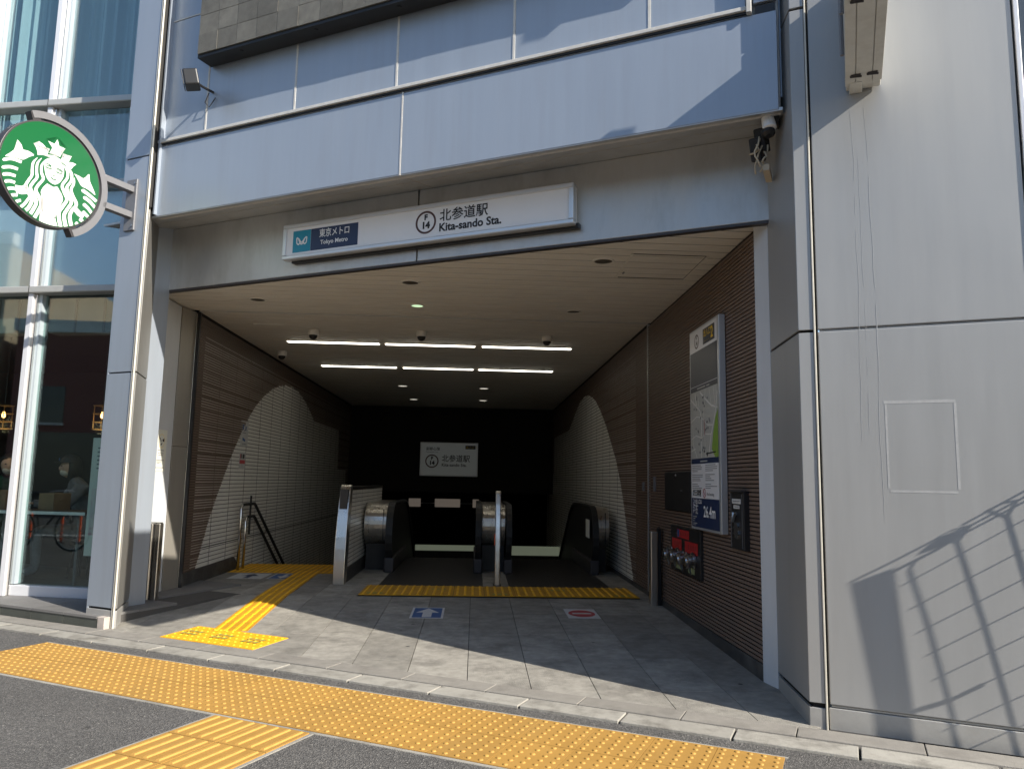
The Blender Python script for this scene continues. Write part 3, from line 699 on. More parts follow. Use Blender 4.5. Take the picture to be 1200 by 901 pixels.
# downlights
def downlight(x, y, lamp, label, r=.075, grp='round recessed downlights in the ceiling'):
    o = thing('ceiling_downlight', label, 'downlight', (x, y, 1.815), grp)
    b = MB(); n = 24
    for k in range(n):
        t, u = 2 * math.pi * k / n, 2 * math.pi * (k + 1) / n
        for (ra_, za), (rb2, zb) in (((r * 1.22, 1.815), (r * 1.2, 1.808)), ((r * 1.2, 1.808), (r, 1.807)), ((r, 1.807), (r * .98, 1.814))):
            b.quad(*[(x + q * math.cos(w), y + q * math.sin(w), z) for q, z, w in ((ra_, za, t), (rb2, zb, t), (rb2, zb, u), (ra_, za, u))])
    obj('trim_ring', b, 'camera_white', o, smooth=True)
    b = MB(); b.disc((x, y, 1.8125), (0, 0, -1), r * .985); obj('lamp_face', b, lamp, o)
downlight(-2.296, 7.749, 'lamp_off', 'dark unlit downlight nearest the left jamb in the cream ceiling')
downlight(-.648, 6.873, 'lamp_off', 'dark unlit downlight just behind the middle of the station sign')
downlight(-.655, 7.806, 'lamp_green', 'small greenish lit downlight in front of the ceiling seam', .062)
downlight(1.01, 5.999, 'lamp_off', 'large dark unlit downlight beside the ceiling hatch')
downlight(1.005, 7.87, 'lamp_off', 'dark unlit downlight close to the seam on the right', .065)
for x, y, l in ((-1.465, 14.75, 'left one of the nearer pair of small lit downlights'), (-1.449, 17.2, 'left one of the farther pair of small lit downlights'), (.125, 14.84, 'right one of the nearer pair of small lit downlights'), (.13, 17.1, 'right one of the farther pair of small lit downlights')):
    downlight(x, y, 'lamp_dim', l + '' , .09)
# tubes
for r_, (y, rows) in enumerate(((10.09, ((-2.58, -1.32), (-1.275, -.03), (.03, 1.28))), (12.24, ((-2.555, -1.31), (-1.24, -.06), (-.01, 1.245))))):
    for k, (x0, x1) in enumerate(rows):
        o = thing('ceiling_light', ('%s slim lit ceiling light of the %s row' % (('left', 'middle', 'right')[k], ('nearer', 'farther')[r_])), 'ceiling light', ((x0 + x1) / 2, y, 1.81), 'slim linear ceiling lights in two rows')
        bx('housing', WORLD, (x0, x1, y - .055, y + .055, 1.803, 1.8148), 'camera_white', o)
        bx('diffuser', WORLD, (x0 + .02, x1 - .02, y - .038, y + .038, 1.793, 1.8028), 'lamp', o, bevel=.006)
# dome cameras
for x, y, l in ((-2.05, 9.30, 'white dome camera hanging before the left tube light'), (-.707, 9.2, 'white dome camera hanging before the middle tube light'), (.855, 9.29, 'white dome camera hanging before the right tube light'), (-2.86, 11.0, 'white dome camera close above the left tiled arch')):
    o = thing('dome_camera', l, 'security camera', (x, y, 1.815), 'dome cameras on the ceiling')
    b = MB(); b.lathe((x, y, 1.8145), (0, 0, -1), ((0, .065), (.01, .068), (.06, .066), (.068, .06)), 20); obj('housing', b, 'camera_white', o, smooth=True)
    b = MB(); b.lathe((x, y, 1.748), (0, 0, -1), ((0, .052), (.02, .050), (.04, .038), (.052, .02), (.056, .001)), 20); obj('dome', b, 'black', o, smooth=True)
bx('conduit', WORLD, (-2.7, -2.35, 9.0, 9.01, 1.806, 1.815), 'camera_white', ce)

# ================================================================== METAL FACADE over the entrance
fa = thing('entrance_facade', 'blue grey metal panel facade above the station entrance', 'facade', P(FAC, -3, 4.7, 2.3))
NF = 4.69
def fpanel(name, a0, a1, c0, c1, n=NF, m='panel', g=.006, t=.03, par=fa, bev=.004):
    return bx(name, FAC, (a0 + g, a1 - g, n, n + t, c0 + g, c1 - g), m, par, bevel=bev)
FL, FR = -5.69, -.315
fpanel('fascia_panel', FL, -3.075, 2.31, 2.985); fpanel('fascia_panel', -3.075, FR, 2.31, 2.985)
bx('fascia_backing', FAC, (FL, FR, 4.735, 4.78, 2.32, 8), 'sealant', fa)
bx('lower_ledge', FAC, (FL, -.50, 4.665, 4.72, 3.008, 3.036), 'sealant', fa, bevel=.004)
bx('ledge_drip', FAC, (FL, -.50, 4.682, 4.695, 2.992, 3.0075), 'black', fa)
bx('side_trim', FAC, (-.50, -.468, 4.655, 4.72, 2.985, 6.5), 'sealant', fa, bevel=.004)
js = [FL, -5.16, -4.16, -3.152, -2.142, -1.135, -.50]
zs = [3.05, 4.22, 5.4, 6.6]
for a0, a1 in zip(js, js[1:]):
    for c0, c1 in zip(zs, zs[1:]): fpanel('upper_panel', a0, a1, c0, c1, n=4.71, g=.008)
fpanel('end_panel', -.466, FR, 3.05, 6.6)
bx('end_slot', FAC, (-.45, -.33, 4.70, 4.74, 2.985, 3.04), 'black', fa)
for a in js[1:-1]: bx('joint_sealant', FAC, (a - .009, a + .009, 4.706, 4.72, 3.05, 6.6), 'sealant', fa)
for z in zs[1:-1]: bx('joint_sealant', FAC, (FL, -.5, 4.7055, 4.72, z - .006, z + .006), 'sealant', fa)
bx('joint_sealant', FAC, (-3.081, -3.069, 4.687, 4.70, 2.31, 2.985), 'sealant', fa)
# soffit
def soff(a0, a1, n0, n1, z0, z1, m='panel_dull', name='soffit_panel'):
    b = MB(); b.prism([P(FAC, a0, n0, z0), P(FAC, a1, n0, z0), P(FAC, a1, n1, z1), P(FAC, a0, n1, z1)], (0, 0, .02)); obj(name, b, m, fa)
zz = lambda n: 2.31 + (n - NF) * .09 / .51
for a0, a1 in ((-6.35, -3.079), (-3.073, -.30)):
    soff(a0, a1, NF + .004, 4.925, zz(NF), zz(4.925)); soff(a0, a1, 4.935, 5.20, zz(4.935), zz(5.2))
soff(-6.4, -.30, 4.924, 4.936, zz(4.93) + .002, zz(4.93) + .004, 'tan_sealant', 'soffit_seam')
soff(-3.0791, -3.0729, NF + .004, 5.2, zz(NF) + .002, zz(5.2) + .002, 'tan_sealant', 'soffit_seam')
# recessed sign fascia
sf = thing('sign_fascia', 'recessed weathered metal fascia carrying the long station sign', 'fascia', P(FAC, -3.3, 5.2, 1.8))
for a0, a1 in ((-6.20, -3.219), (-3.205, -.405)):
    bx('fascia_panel', FAC, (a0, a1, 5.20, 5.235, 1.79, 2.40), 'panel_dull', sf, bevel=.004)
bx('joint_backing', FAC, (-3.3, -3.1, 5.237, 5.25, 1.80, 2.4), 'black', sf)
bx('shade_lip', FAC, (-6.18, -.41, 5.204, 5.26, 1.772, 1.7885), 'dark_paint', sf)  # dark colour paints the shading under the fascia edge
# building mass behind, up and right
bk = struct(bx('building_mass', FAC, (-6.0, 8.5, 4.80, 9.0, 2.45, 14), 'panel'))
# ================================================================== RIGHT COLUMN AND WALL
rwall = thing('metal_wall', 'large plain grey metal panel wall to the right of the entrance', 'wall', P(FAC, .4, 4.65, -1.3))
NR = 4.61
zr = [-1.172, .893, 2.955, 5.2, 7.5]
for (a0, a1) in ((-.1455, .905),):
    for c0, c1 in zip(zr, zr[1:]): fpanel('wall_panel', a0, a1, c0, c1, n=NR, m='panel_right', g=.007, t=.03, par=rwall, bev=.005)
    fpanel('plinth_panel', a0, a1, -1.30, -1.180, n=NR + .004, m='plinth', g=.002, par=rwall)
for c0, c1 in zip(zr, zr[1:]): fpanel('wall_panel', .92, 2.3, c0, c1, n=NR, m='panel_right', par=rwall) if c1 < 1 else None
fpanel('plinth_panel', .92, 2.3, -1.30, -1.18, n=NR + .004, m='plinth', g=.002, par=rwall)
bx('window_pane', FAC, (.935, 2.3, 4.65, 4.66, .9, 7.5), 'window_glass', rwall); bx('window_edge', FAC, (.908, .932, 4.60, 4.66, .9, 7.5), 'frame_white', rwall, bevel=.004)
bx('wall_backing', FAC, (-.13, 8.5, 4.665, 4.70, -1.32, 14), 'dark', rwall)
for z in (-1.172, .893): bx('joint_sealant', FAC, (-.13, .905, 4.622, 4.64, z - .0065, z + .0035), 'plinth', rwall)
b = MB()                                            # old tape marks and a chalky drip
for k in range(3):
    a = .075 + k * .035 + (.0 if k < 2 else .004); random.seed(20 + k)
    z = 2.2 - .3 * (k % 2); x_ = a
    while z > (.35 if k < 2 else -.2):
        x2 = x_ + random.uniform(-.004, .0045); w_ = random.uniform(.0015, .0045 if k == 2 else .003)
        b.quad(P(FAC, x_, 4.6092, z), P(FAC, x_ + w_, 4.6092, z), P(FAC, x2 + w_, 4.6092, z - .11), P(FAC, x2, 4.6092, z - .11)); x_ = x2; z -= .11 if random.random() < .8 else .2
obj('chalky_drip', b, 'stain', rwall)
for d in ((.185, .53, .462, .478), (.20, .52, -.02, -.008), (.19, .20, .0, .46), (.52, .533, .0, .46)): bx('tape_mark', FAC, (d[0], d[1], 4.6092, 4.6101, d[2], d[3]), 'stain', rwall)
rc = thing('metal_column', 'narrow metal clad column on the right edge of the entrance', 'column', P(FAC, -.25, 4.65, -1.3))
c_ = P(FAC, -.243, NR, 0); d_ = P(FAC, -.454, 5.241, 0); e_ = P(FAC, -.162, NR, 0)
def face(par, p, q, z0, z1, m, name, t=.02, bev=.003):   # a panel over the line p-q seen from outside; thickness goes behind
    p, q = Vector(p), Vector(q); d = (q - p).normalized(); n = Vector((d.y, -d.x, 0)) * -t
    b = MB(); b.prism([p + ZV * z0, q + ZV * z0, q + ZV * z1, p + ZV * z1], n); return obj(name, b, m, par, bevel=bev)
zc = [-1.172, .893, 2.905, 5.2, 7.5]
dd = (c_ - d_).normalized()
for c0, c1 in zip(zc, zc[1:]):
    face(rc, d_ , c_ , c0 + .008, c1 - .008, 'panel_right', 'side_panel'); face(rc, c_, e_, c0 + .008, c1 - .008, 'panel_right', 'front_panel')
face(rc, d_, c_, -1.32, -1.19, 'plinth', 'plinth'); face(rc, c_, e_, -1.32, -1.19, 'plinth', 'plinth')
b = MB(); b.prism([d_ + FV * .025 + NV * .03 - ZV * 1.32, c_ + FV * .025 + NV * .025 - ZV * 1.32, e_ + NV * .03 - ZV * 1.32, e_ + NV * .6 - ZV * 1.32], (0, 0, 8.8)); obj('core', b, 'dark', rc)
bx('joint_edge', FAC, (-.160, -.150, 4.604, 4.66, -1.31, 7.5), 'edge', rc, bevel=.002); bx('joint_gap', FAC, (-.150, -.1385, 4.625, 4.66, -1.31, 7.5), 'dark', rc)
# pale jamb strip between the ribs and the column
pj = obj('jamb_strip', (lambda b: (b.prism([(1.918, 5.06, -1.31), (1.952, 4.895, -1.31), (2.0, 4.90, -1.31), (2.0, 5.06, -1.31)], (0, 0, 3.12)), b)[1])(MB()), 'white_jamb', bevel=.003)
tag(pj, 'pale grey vertical jamb strip between ribbed wall and right column', 'jamb')
# ================================================================== LEFT COLUMN
lc = thing('metal_column', 'wide metal clad column between the coffee shop and the entrance', 'column', P(FAC, -5.8, 4.65, -1.25))
a0_ = P(FAC, -6.02, NR, 0); a1_ = P(FAC, -5.71, NR, 0); a2_ = P(FAC, -5.665, NR, 0)
A_in = Vector((-3.215, 7.60, 0)); 
zl = [-1.13, .885, 2.875, 5.2, 7.5]
for c0, c1 in zip(zl, zl[1:]):
    face(lc, a0_, a1_, c0 + .006, c1 - .006, 'panel', 'front_panel')
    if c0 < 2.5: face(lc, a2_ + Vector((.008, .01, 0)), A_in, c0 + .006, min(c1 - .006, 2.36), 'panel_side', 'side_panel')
face(lc, a0_, a1_, -1.30, -1.142, 'plinth', 'plinth'); face(lc, a2_ + Vector((.008, .01, 0)), A_in, -1.31, -1.142, 'plinth', 'plinth')
b = MB(); b.prism([a0_ + NV * .025 - ZV * 1.31, a1_ + NV * .025 - ZV * 1.31, a2_ + NV * .012 + FV * -.006 - ZV * 1.31, A_in + Vector((-.04, 0, -1.31)), A_in + Vector((-.5, .1, -1.31))], (0, 0, 3.7)); obj('core', b, 'dark', lc)
bx('upper_core', FAC, (-6.01, -5.70, 4.64, 4.9, 2.4, 7.5), 'dark', lc)
face(lc, a0_ + NV * .6 - FV * .02, a0_, -1.2, 7.5, 'panel', 'shop_side_panel')
bx('joint_edge', FAC, (-5.705, -5.696, 4.604, 4.62, -1.31, 7.5), 'edge', lc, bevel=.002); bx('joint_gap', FAC, (-5.696, -5.684, 4.612, 4.64, -1.31, 7.5), 'dark', lc)
bx('joint_edge', FAC, (-5.684, -5.672, 4.600, 4.615, -1.31, 7.5), 'edge', lc, bevel=.003)
bx('reveal', FAC, (-5.672, -5.655, 4.66, 4.735, 2.33, 7.5), 'panel', lc)
# jambs
jb = thing('door_jamb', 'stainless steel jamb post where the left ribbed wall begins', 'jamb', (-3.2, 8.3, -1.25))
B0, B1 = Vector((-3.213, 7.62, 0)), Vector((-3.205, 8.13, 0)); C0, C1 = Vector((-3.200, 8.14, 0)), Vector((-3.142, 8.392, 0))
wp = face(None, B0, B1, -1.30, 1.80, 'white_jamb', 'jamb_panel'); tag(wp, 'white painted jamb panel beside the left column with a paper notice', 'jamb')
for z0, z1 in ((-1.26, .30), (.304, 1.80)): face(jb, C0, C1, z0, z1, 'jamb_steel', 'cladding')
b = MB(); b.prism([C1 + Vector((.002, 0, -1.26)), C1 + Vector((.03, .02, -1.26)), C1 + Vector((.03, .05, -1.26)), C1 + Vector((-.02, .05, -1.26))], (0, 0, 3.05)); obj('corner_post', b, 'steel', jb, bevel=.004)
# paper notice on the jamb
npn = (B1 - B0).normalized(); nn = Vector((-npn.y, npn.x, 0)) * -1
q0 = B0 + npn * .12 + nn * .003
pn = thing('paper_notice', 'cream paper notice with a round emblem taped to the white jamb', 'notice', q0 + ZV * .2)
bd = Board(q0 + ZV * .455, npn, ZV, pn)
bd.rect('sheet', 0, 0, .25, .42, 'paper', 1); bd.ring('emblem', .125, .115, .066, .070, 'amber', 2)
bd.polys('scribble', [[(.09, .08), (.125, .12), (.12, .13), (.08, .09)], [(.14, .10), (.185, .085), (.19, .12), (.15, .12)], [(.10, .15), (.14, .13), (.145, .14), (.11, .165)]], 'ink', 3)
bd.line('small_lines', [[(x0, y), (x1, y)] for x0, x1, y in ((.05, .10, .21), (.12, .2, .21), (.06, .19, .24), (.07, .18, .26), (.04, .21, .31), (.04, .15, .325), (.05, .12, .34), (.03, .22, .385))], .006, 'grey_print')
# guide posts (shutter rails)
for loc, lab in (((-3.10, 7.62), 'steel shutter guide post in front of the left column'),):
    o = thing('guide_post', lab, 'post', (loc[0], loc[1], -1.26), 'steel shutter guide posts')
    x, y = loc
    bx('body', WORLD, (x - .10, x - .005, y - .045, y + .045, -1.255, -.47), 'steel', o, bevel=.012)
    bx('body', WORLD, (x + .003, x + .055, y - .02, y + .065, -1.25, -.472), 'steel', o, bevel=.008)
    bx('back_plate', WORLD, (x - .12, x + .04, y + .05, y + .075, -1.25, -.465), 'black', o)
    bx('slot', WORLD, (x - .005, x + .003, y - .03, y + .05, -1.25, -.48), 'black', o)
o = thing('guide_post', 'steel shutter guide post in front of the right ribbed wall', 'post', (1.86, 7.8, -1.23), 'steel shutter guide posts')
bx('body', WORLD, (1.80, 1.875, 7.74, 7.83, -1.23, -.48), 'steel', o, bevel=.012)
bx('back_plate', WORLD, (1.875, 1.915, 7.76, 7.81, -1.23, -.45), 'black', o, bevel=.004)
b = MB(); b.tube([(1.885, 7.74, -.46), (1.885, 7.74, -.43)], .01, 8); obj('knob', b, 'black', o)

# ================================================================== STATION SIGN
sg = thing('station_sign', 'long white illuminated-type station sign with grey frame over the entrance', 'sign', P(FAC, -3.2, 5.15, 2.1))
SA0, SA1, SZ0, SZ1 = -4.535, -1.803, 1.903, 2.222
bx('box', FAC, (SA0 + .01, SA1 - .01, 5.10, 5.197, SZ0 + .01, SZ1 - .01), 'sign_white', sg)
fr_ = .038
for d in ((SA0, SA1, SZ1 - fr_, SZ1), (SA0, SA1, SZ0, SZ0 + fr_)): bx('frame_bar', FAC, (d[0], d[1], 5.085, 5.16, d[2], d[3]), 'sign_frame', sg, bevel=.008)
for d in ((SA0, SA0 + fr_), (SA1 - fr_, SA1)): bx('frame_bar', FAC, (d[0], d[1], 5.086, 5.16, SZ0 + fr_, SZ1 - fr_), 'sign_frame', sg, bevel=.004)
bx('bracket', FAC, (SA0 + .06, SA1 + .02, 5.15, 5.199, SZ0 - .018, SZ0 + .02), 'black', sg)
bd = Board(P(FAC, SA0, 5.0995, SZ1), FV, ZV, sg)
hh = SZ1 - SZ0
bd.rect('operator_field', .302, .066, .798, .262, 'navy', 1); bd.rect('operator_mark_field', .106, .066, .300, .262, 'teal', 1)
cx, cy = .203, .160
def mseg(s): return [[(cx + x * s, cy + y * s) for x, y in pl] for pl in ([(-1, -.55), (-.95, .35), (-.6, .62), (-.35, .3), (-.62, -.35), (-.95, -.60)], [(-.62, -.40), (-.1, .28), (.1, .28), (.62, -.40)], [(1, -.55), (.95, .35), (.6, .62), (.35, .3), (.62, -.35), (.95, -.60)], [(-.35, .3), (-.15, .55), (.15, .55), (.35, .3)])]
bd.line('operator_mark', mseg(.055), .012, 'white', 3)
bd.text('operator_name', '東京メトロ', .080, .392, .122, 'white', bold=.0010, sx=.81); bd.text('operator_name', 'Tokyo Metro', .053, .408, .200, 'white', bold=.001)
bd.station(1.461, .152, .096)
bd.text('station_name', '北参道駅', .109, 1.588, .119, 'ink', bold=.0013, sx=1); bd.text('station_name', 'Kita-sando Sta.', .093, 1.584, .214, 'ink', bold=.0026, sx=.99)
# small sign at the end of the hall
s2 = thing('station_sign', 'small framed station sign on the dark end wall', 'sign', (-.68, 18.9, .6))
x0, x1, z0, z1 = -1.385, .055, .09, .93
bx('frame', WORLD, (x0, x1, 18.85, 18.93, z0, z1), 'sign_frame', s2, bevel=.01)
bd = Board((x0, 18.8495, z1), (1, 0, 0), ZV, s2)
w, h = x1 - x0, z1 - z0
m_panel = mat('dim_sign_face', (.62, .64, .63), .4, emit=(.8, .86, .84), es=.022)
bd.rect('face', .035, .035, w - .035, h - .035, m_panel, 1)
bd.text('line_name', '副都心線', .085, .15, .17, 'ink', l=3, bold=.001); bd.text('line_name', 'Fukutoshin Line', .045, .15, .245, 'ink', l=3)
bd.station(.30, .47, .165); bd.text('station_name', '北参道駅', .185, .54, .41, 'ink', bold=.002, sx=.95); bd.text('station_name', 'Kita-sando Sta.', .105, .54, .56, 'ink', bold=.002, sx=.98)
bd.rect('exit_field', w - .32, .07, w - .07, .16, 'navy_dark', 2); bd.text('exit_label', '出入口 2', .07, w - .305, .115, 'amber', l=4)

# ================================================================== WALL BOARDS ON THE RIGHT
mb_ = thing('map_board', 'tall narrow area map board on the right ribbed wall', 'notice board', (XR, 6.1, .5))
Y0, Y1, Z0, Z1 = 5.72, 6.53, -.37, 1.335          # Y1 is the far (left) edge
bx('board', WORLD, (XR - .055, XR - .004, Y0, Y1, Z0, Z1), 'sign_frame', mb_, bevel=.004)
bd = Board((XR - .0555, Y1, Z1), (0, -1, 0), ZV, mb_)
w, h = Y1 - Y0, Z1 - Z0
sx0, sx1 = .025, w - .045
bd.rect('white_head', sx0, .02, sx1, .20, 'sign_white', 1)
bd.station(.22, .115, .062); bd.rect('exit_field', .40, .045, .71, .175, 'navy_dark', 2); bd.text('exit_label', '出入口', .065, .42, .09, 'amber', l=4, bold=.001); bd.text('exit_label', '2', .13, .61, .11, 'amber', l=4, bold=.003); bd.line('exit_line', [[(.43, .15), (.58, .15)]], .008, 'amber')
bd.rect('dark_field', sx0, .20, sx1, .545, 'navy_dark', 1); bd.line('thin_rule', [[(sx0, .50), (sx1, .50)]], .004, 'sign_white'); bd.line('map_title', [[(.22, .525), (.45, .525)], [(.48, .526), (.56, .526)]], .012, 'map_bg')
bd.rect('map', sx0, .545, sx1, 1.115, 'map_bg', 1)
bd.poly('park', [(.68, 1.115), (.60, 1.05), (.64, .92), (.70, .80), (sx1, .74), (sx1, 1.115)], 'map_green', 2)
roads = [[(.03, .60), (.30, .72), (.34, .80), (.33, 1.11)], [(.30, .56), (.42, .62), (.60, .70), (.76, .73)], [(.16, .56), (.20, .68)], [(.76, .60), (.70, .78), (.58, .95), (.52, 1.11)], [(.03, .80), (.20, .76), (.34, .78), (.50, .85), (.66, .86)], [(.10, .58), (.13, .70)], [(.24, .57), (.27, .71)], [(.45, .55), (.43, .62), (.40, .75), (.42, .92), (.44, 1.11)], [(.03, .95), (.18, .92), (.34, .95), (.42, .92), (.60, .93)], [(.08, .82), (.10, 1.0), (.20, 1.11)], [(.55, .56), (.60, .69)], [(.66, .56), (.70, .71)], [(.03, 1.05), (.16, 1.03)]]
bd.line('map_roads', roads[:4], .016, 'map_road', 3); bd.line('map_lanes', roads[4:], .008, 'map_road', 3, kind='stuff')
random.seed(3)
bd.polys('map_blocks', [[(x, y), (x + .025, y), (x + .025, y + .018), (x, y + .018)] for x, y in [(random.uniform(.05, .55), random.uniform(.57, 1.09)) for _ in range(34)]], 'grey_print', 4)
bd.line('map_railway', [[(.41, .80), (.42, .86), (.425, .93)]], .010, 'red_print', 5); bd.line('map_scale', [[(.45, 1.082), (.70, 1.075)]], .010, 'ink', 5)
bd.rect('navy_rule', sx0, 1.115, sx1, 1.16, 'navy', 1); bd.line('rule_text', [[(.28, 1.14), (.48, 1.14)]], .010, 'map_bg')
bd.rect('text_field', sx0, 1.16, sx1, 1.445, 'sign_white', 1)
random.seed(5)
ln = []
for r_ in range(13):
    y = 1.175 + r_ * .0155
    if r_ in (4, 9): continue
    ln.append([(.05, y), (random.uniform(.20, .36), y)]); ln.append([(.42, y - .002), (random.uniform(.52, .74), y - .002)])
bd.line('small_text', ln, .0055, 'grey_print')
bd.text('smoking_text', '終日禁煙', .062, .065, 1.405, 'ink', bold=.0012, sx=.95); bd.text('smoking_text', 'No Smoking', .036, .46, 1.408, 'ink', sx=1)
bd.ring('no_smoking_mark', .39, 1.402, .030, .038, 'red_print', 4); bd.line('no_smoking_mark', [[(.365, 1.38), (.415, 1.425)]], .007, 'red_print', 5)
bd.rect('elevation_field', sx0, 1.445, sx1, h - .02, 'navy', 1)
bd.text('elevation_text', 'この出入口は', .042, .06, 1.475, 'white', bold=.0008); bd.text('elevation_text', '海抜', .085, .06, 1.54, 'white', bold=.0015, sx=.9)
bd.text('elevation_text', '26.4m', .125, .36, 1.555, 'white', bold=.0025, sx=1.0)
bd.line('small_text', [[(.06, 1.60), (.17, 1.60)], [(.06, 1.617), (.12, 1.617)], [(.06, 1.635), (.10, 1.635)], [(.06, 1.655), (.18, 1.655)], [(.06, 1.668), (.14, 1.668)]], .006, 'map_bg')
bk_ = thing('wall_cabinet', 'flat black wall cabinet with small lock left of the map board', 'cabinet', (XR, 7.1, 0))
bx('door', WORLD, (XR - .03, XR + .01, 6.64, 7.56, -.245, .12), 'black', bk_, bevel=.006)
b = MB(); b.lathe((XR - .03, 7.12, .085), (-1, 0, 0), ((0, .014), (.008, .014), (.010, .008)), 14); obj('lock', b, 'chrome', bk_, smooth=True)
b = MB(); b.box(WORLD, XR - .0305, XR - .0303, 6.9, 6.98, -.06, -.05); obj('scratch', b, 'grey_print', bk_)
# fire department inlet
fi = thing('fire_hose_inlet', 'black plate with red signs and chrome hose inlets on the right wall', 'hose inlet', (XR, 6.85, -.6))
bx('plate', WORLD, (XR - .025, XR + .01, 6.38, 7.35, -.80, -.385), 'black', fi, bevel=.006)
bd = Board((XR - .0255, 7.35, -.385), (0, -1, 0), ZV, fi)
for x0, y0, x1, y1 in ((.24, .025, .64, .10), (.06, .115, .39, .215), (.50, .115, .90, .215)): 
    bd.rect('red_sign', x0, y0, x1, y1, 'red', 2); bd.line('sign_marks', [[(x0 + (x1 - x0) * (.3 + .14 * k), y0 + (y1 - y0) * .25), (x0 + (x1 - x0) * (.3 + .14 * k), y0 + (y1 - y0) * .7)] for k in range(5)], .012, 'dark_paint', 3)
bd.rect('blue_mark', .25, .03, .32, .095, 'blue_print', 3); 
for x0 in (.20, .60): bd.rect('green_tag', x0, .335, x0 + .2, .385, mat('pale_green_tag', (.35, .42, .22), .5), 2)
for k, y in enumerate((7.29, 7.06, 6.82, 6.56)):
    z = -.655 + (.01 if k % 2 else 0); p = Vector((XR - .025, y, z))
    b = MB(); b.lathe(p, (-1, 0, -.15), ((0, .068), (.015, .068), (.017, .05), (.045, .05), (.05, .06), (.07, .06), (.075, .045), (.088, .04), (.09, .02)), 18); nz = obj('nozzle_cap', b, 'chrome', fi, smooth=False)
    for t in range(3):
        a = t * 2.1 + k; b = MB(); b.tube([p + Vector((-.055, .055 * math.cos(a), .055 * math.sin(a))), p + Vector((-.06, .078 * math.cos(a), .078 * math.sin(a)))], .008, 6); obj('lug', b, 'chrome', nz)
    b = MB(); b.tube([p + Vector((-.06, -.03, -.06)), p + Vector((-.03, .0, -.12)), p + Vector((-.02, .05, -.10)), p + Vector((-.02, .08, -.03))], .005, 5); obj('chain', b, 'chrome', nz)
# key box
kb = thing('key_box', 'narrow black box with steel handle and white labels beside the map board', 'key box', (XR, 5.42, -.25))
bx('box', WORLD, (XR - .04, XR + .01, 5.285, 5.57, -.455, -.045), 'black', kb, bevel=.006)
bx('hood', WORLD, (XR - .055, XR - .02, 5.28, 5.575, -.045, -.030), 'dark_paint', kb)
bd = Board((XR - .0405, 5.57, -.045), (0, -1, 0), ZV, kb)
bd.rect('label_plate', .05, .05, .235, .085, 'floor_white', 2); bd.rect('label_plate', .08, .095, .205, .12, 'floor_white', 2); bd.line('label_marks', [[(.07, .067), (.21, .067)], [(.1, .107), (.19, .107)]], .006, 'grey_print', 3)
star = [(.15 + (.062 if k % 2 else .046) * math.cos(k * math.pi / 8) * .9, .275 + (.062 if k % 2 else .046) * math.sin(k * math.pi / 8)) for k in range(16)]
b = MB(); b.prism([bd.pt(x, y, 1) for x, y in star], (-.012, 0, 0)); obj('star_knob', b, 'chrome', kb)
b = MB(); b.tube([bd.pt(.10, .15, 20), bd.pt(.12, .21, 30), bd.pt(.14, .17, 26), bd.pt(.17, .15, 20)], .010, 6); obj('hook', b, 'chrome', kb)
bx('inner_frame', WORLD, (XR - .043, XR - .0405, 5.31, 5.316, -.44, -.06), 'grey_paint', kb); bx('inner_frame', WORLD, (XR - .043, XR - .0405, 5.54, 5.546, -.44, -.06), 'grey_paint', kb)
for y, l in ((7.72, 'small steel wall fitting right of the joint strip'), (8.28, 'small steel wall fitting beside the joint strip')):
    pass
for y, z, hgt, l in ((8.62, -.03, .10, 'small steel latch left of the vertical wall joint'), (8.08, .0, .15, 'small steel latch right of the vertical wall joint')):
    o = bx('wall_latch', WORLD, (XR - .02, XR + .01, y - .02, y + .02, z - hgt / 2, z + hgt / 2), 'grey_paint', bevel=.004); tag(o, l, 'latch')
# signs on the left tiles
def lsign(y0, y1, z0, z1): return Board((XL - .003, y0, z1), (0, 1, 0), ZV, None)
o = thing('wall_sign', 'white pictogram sign on the left tiled arch above the red sign', 'sign', (XL, 10.35, .58)); bd = Board((XL - .002, 10.19, .74), (0, 1, 0), ZV, o)
bd.rect('face', 0, 0, .33, .34, 'floor_white', 1); bd.ring('dial', .16, .09, .035, .05, 'grey_print', 2); bd.polys('pictogram', [[(.08, .05), (.13, .05), (.13, .12), (.08, .12)], [(.20, .07), (.24, .07), (.24, .13), (.20, .13)], [(.09, .22), (.22, .25), (.20, .28), (.09, .26)]], 'blue_print', 3)
bd.line('small_text', [[(.08, .16), (.24, .16)], [(.08, .31), (.26, .31)]], .01, 'grey_print')
o = thing('wall_sign', 'small white sign with red band on the left tiled arch', 'sign', (XL, 10.3, .2)); bd = Board((XL - .002, 10.2, .315), (0, 1, 0), ZV, o)
bd.rect('face', 0, 0, .27, .22, 'floor_white', 1); bd.rect('red_band', .02, .10, .25, .15, 'red_print', 2); bd.polys('pictogram', [[(.03, .02), (.10, .02), (.10, .08), (.03, .08)], [(.13, .02), (.22, .02), (.22, .08), (.13, .08)]], 'ink', 3); bd.rect('red_mark', .03, .02, .06, .08, 'red_print', 4)

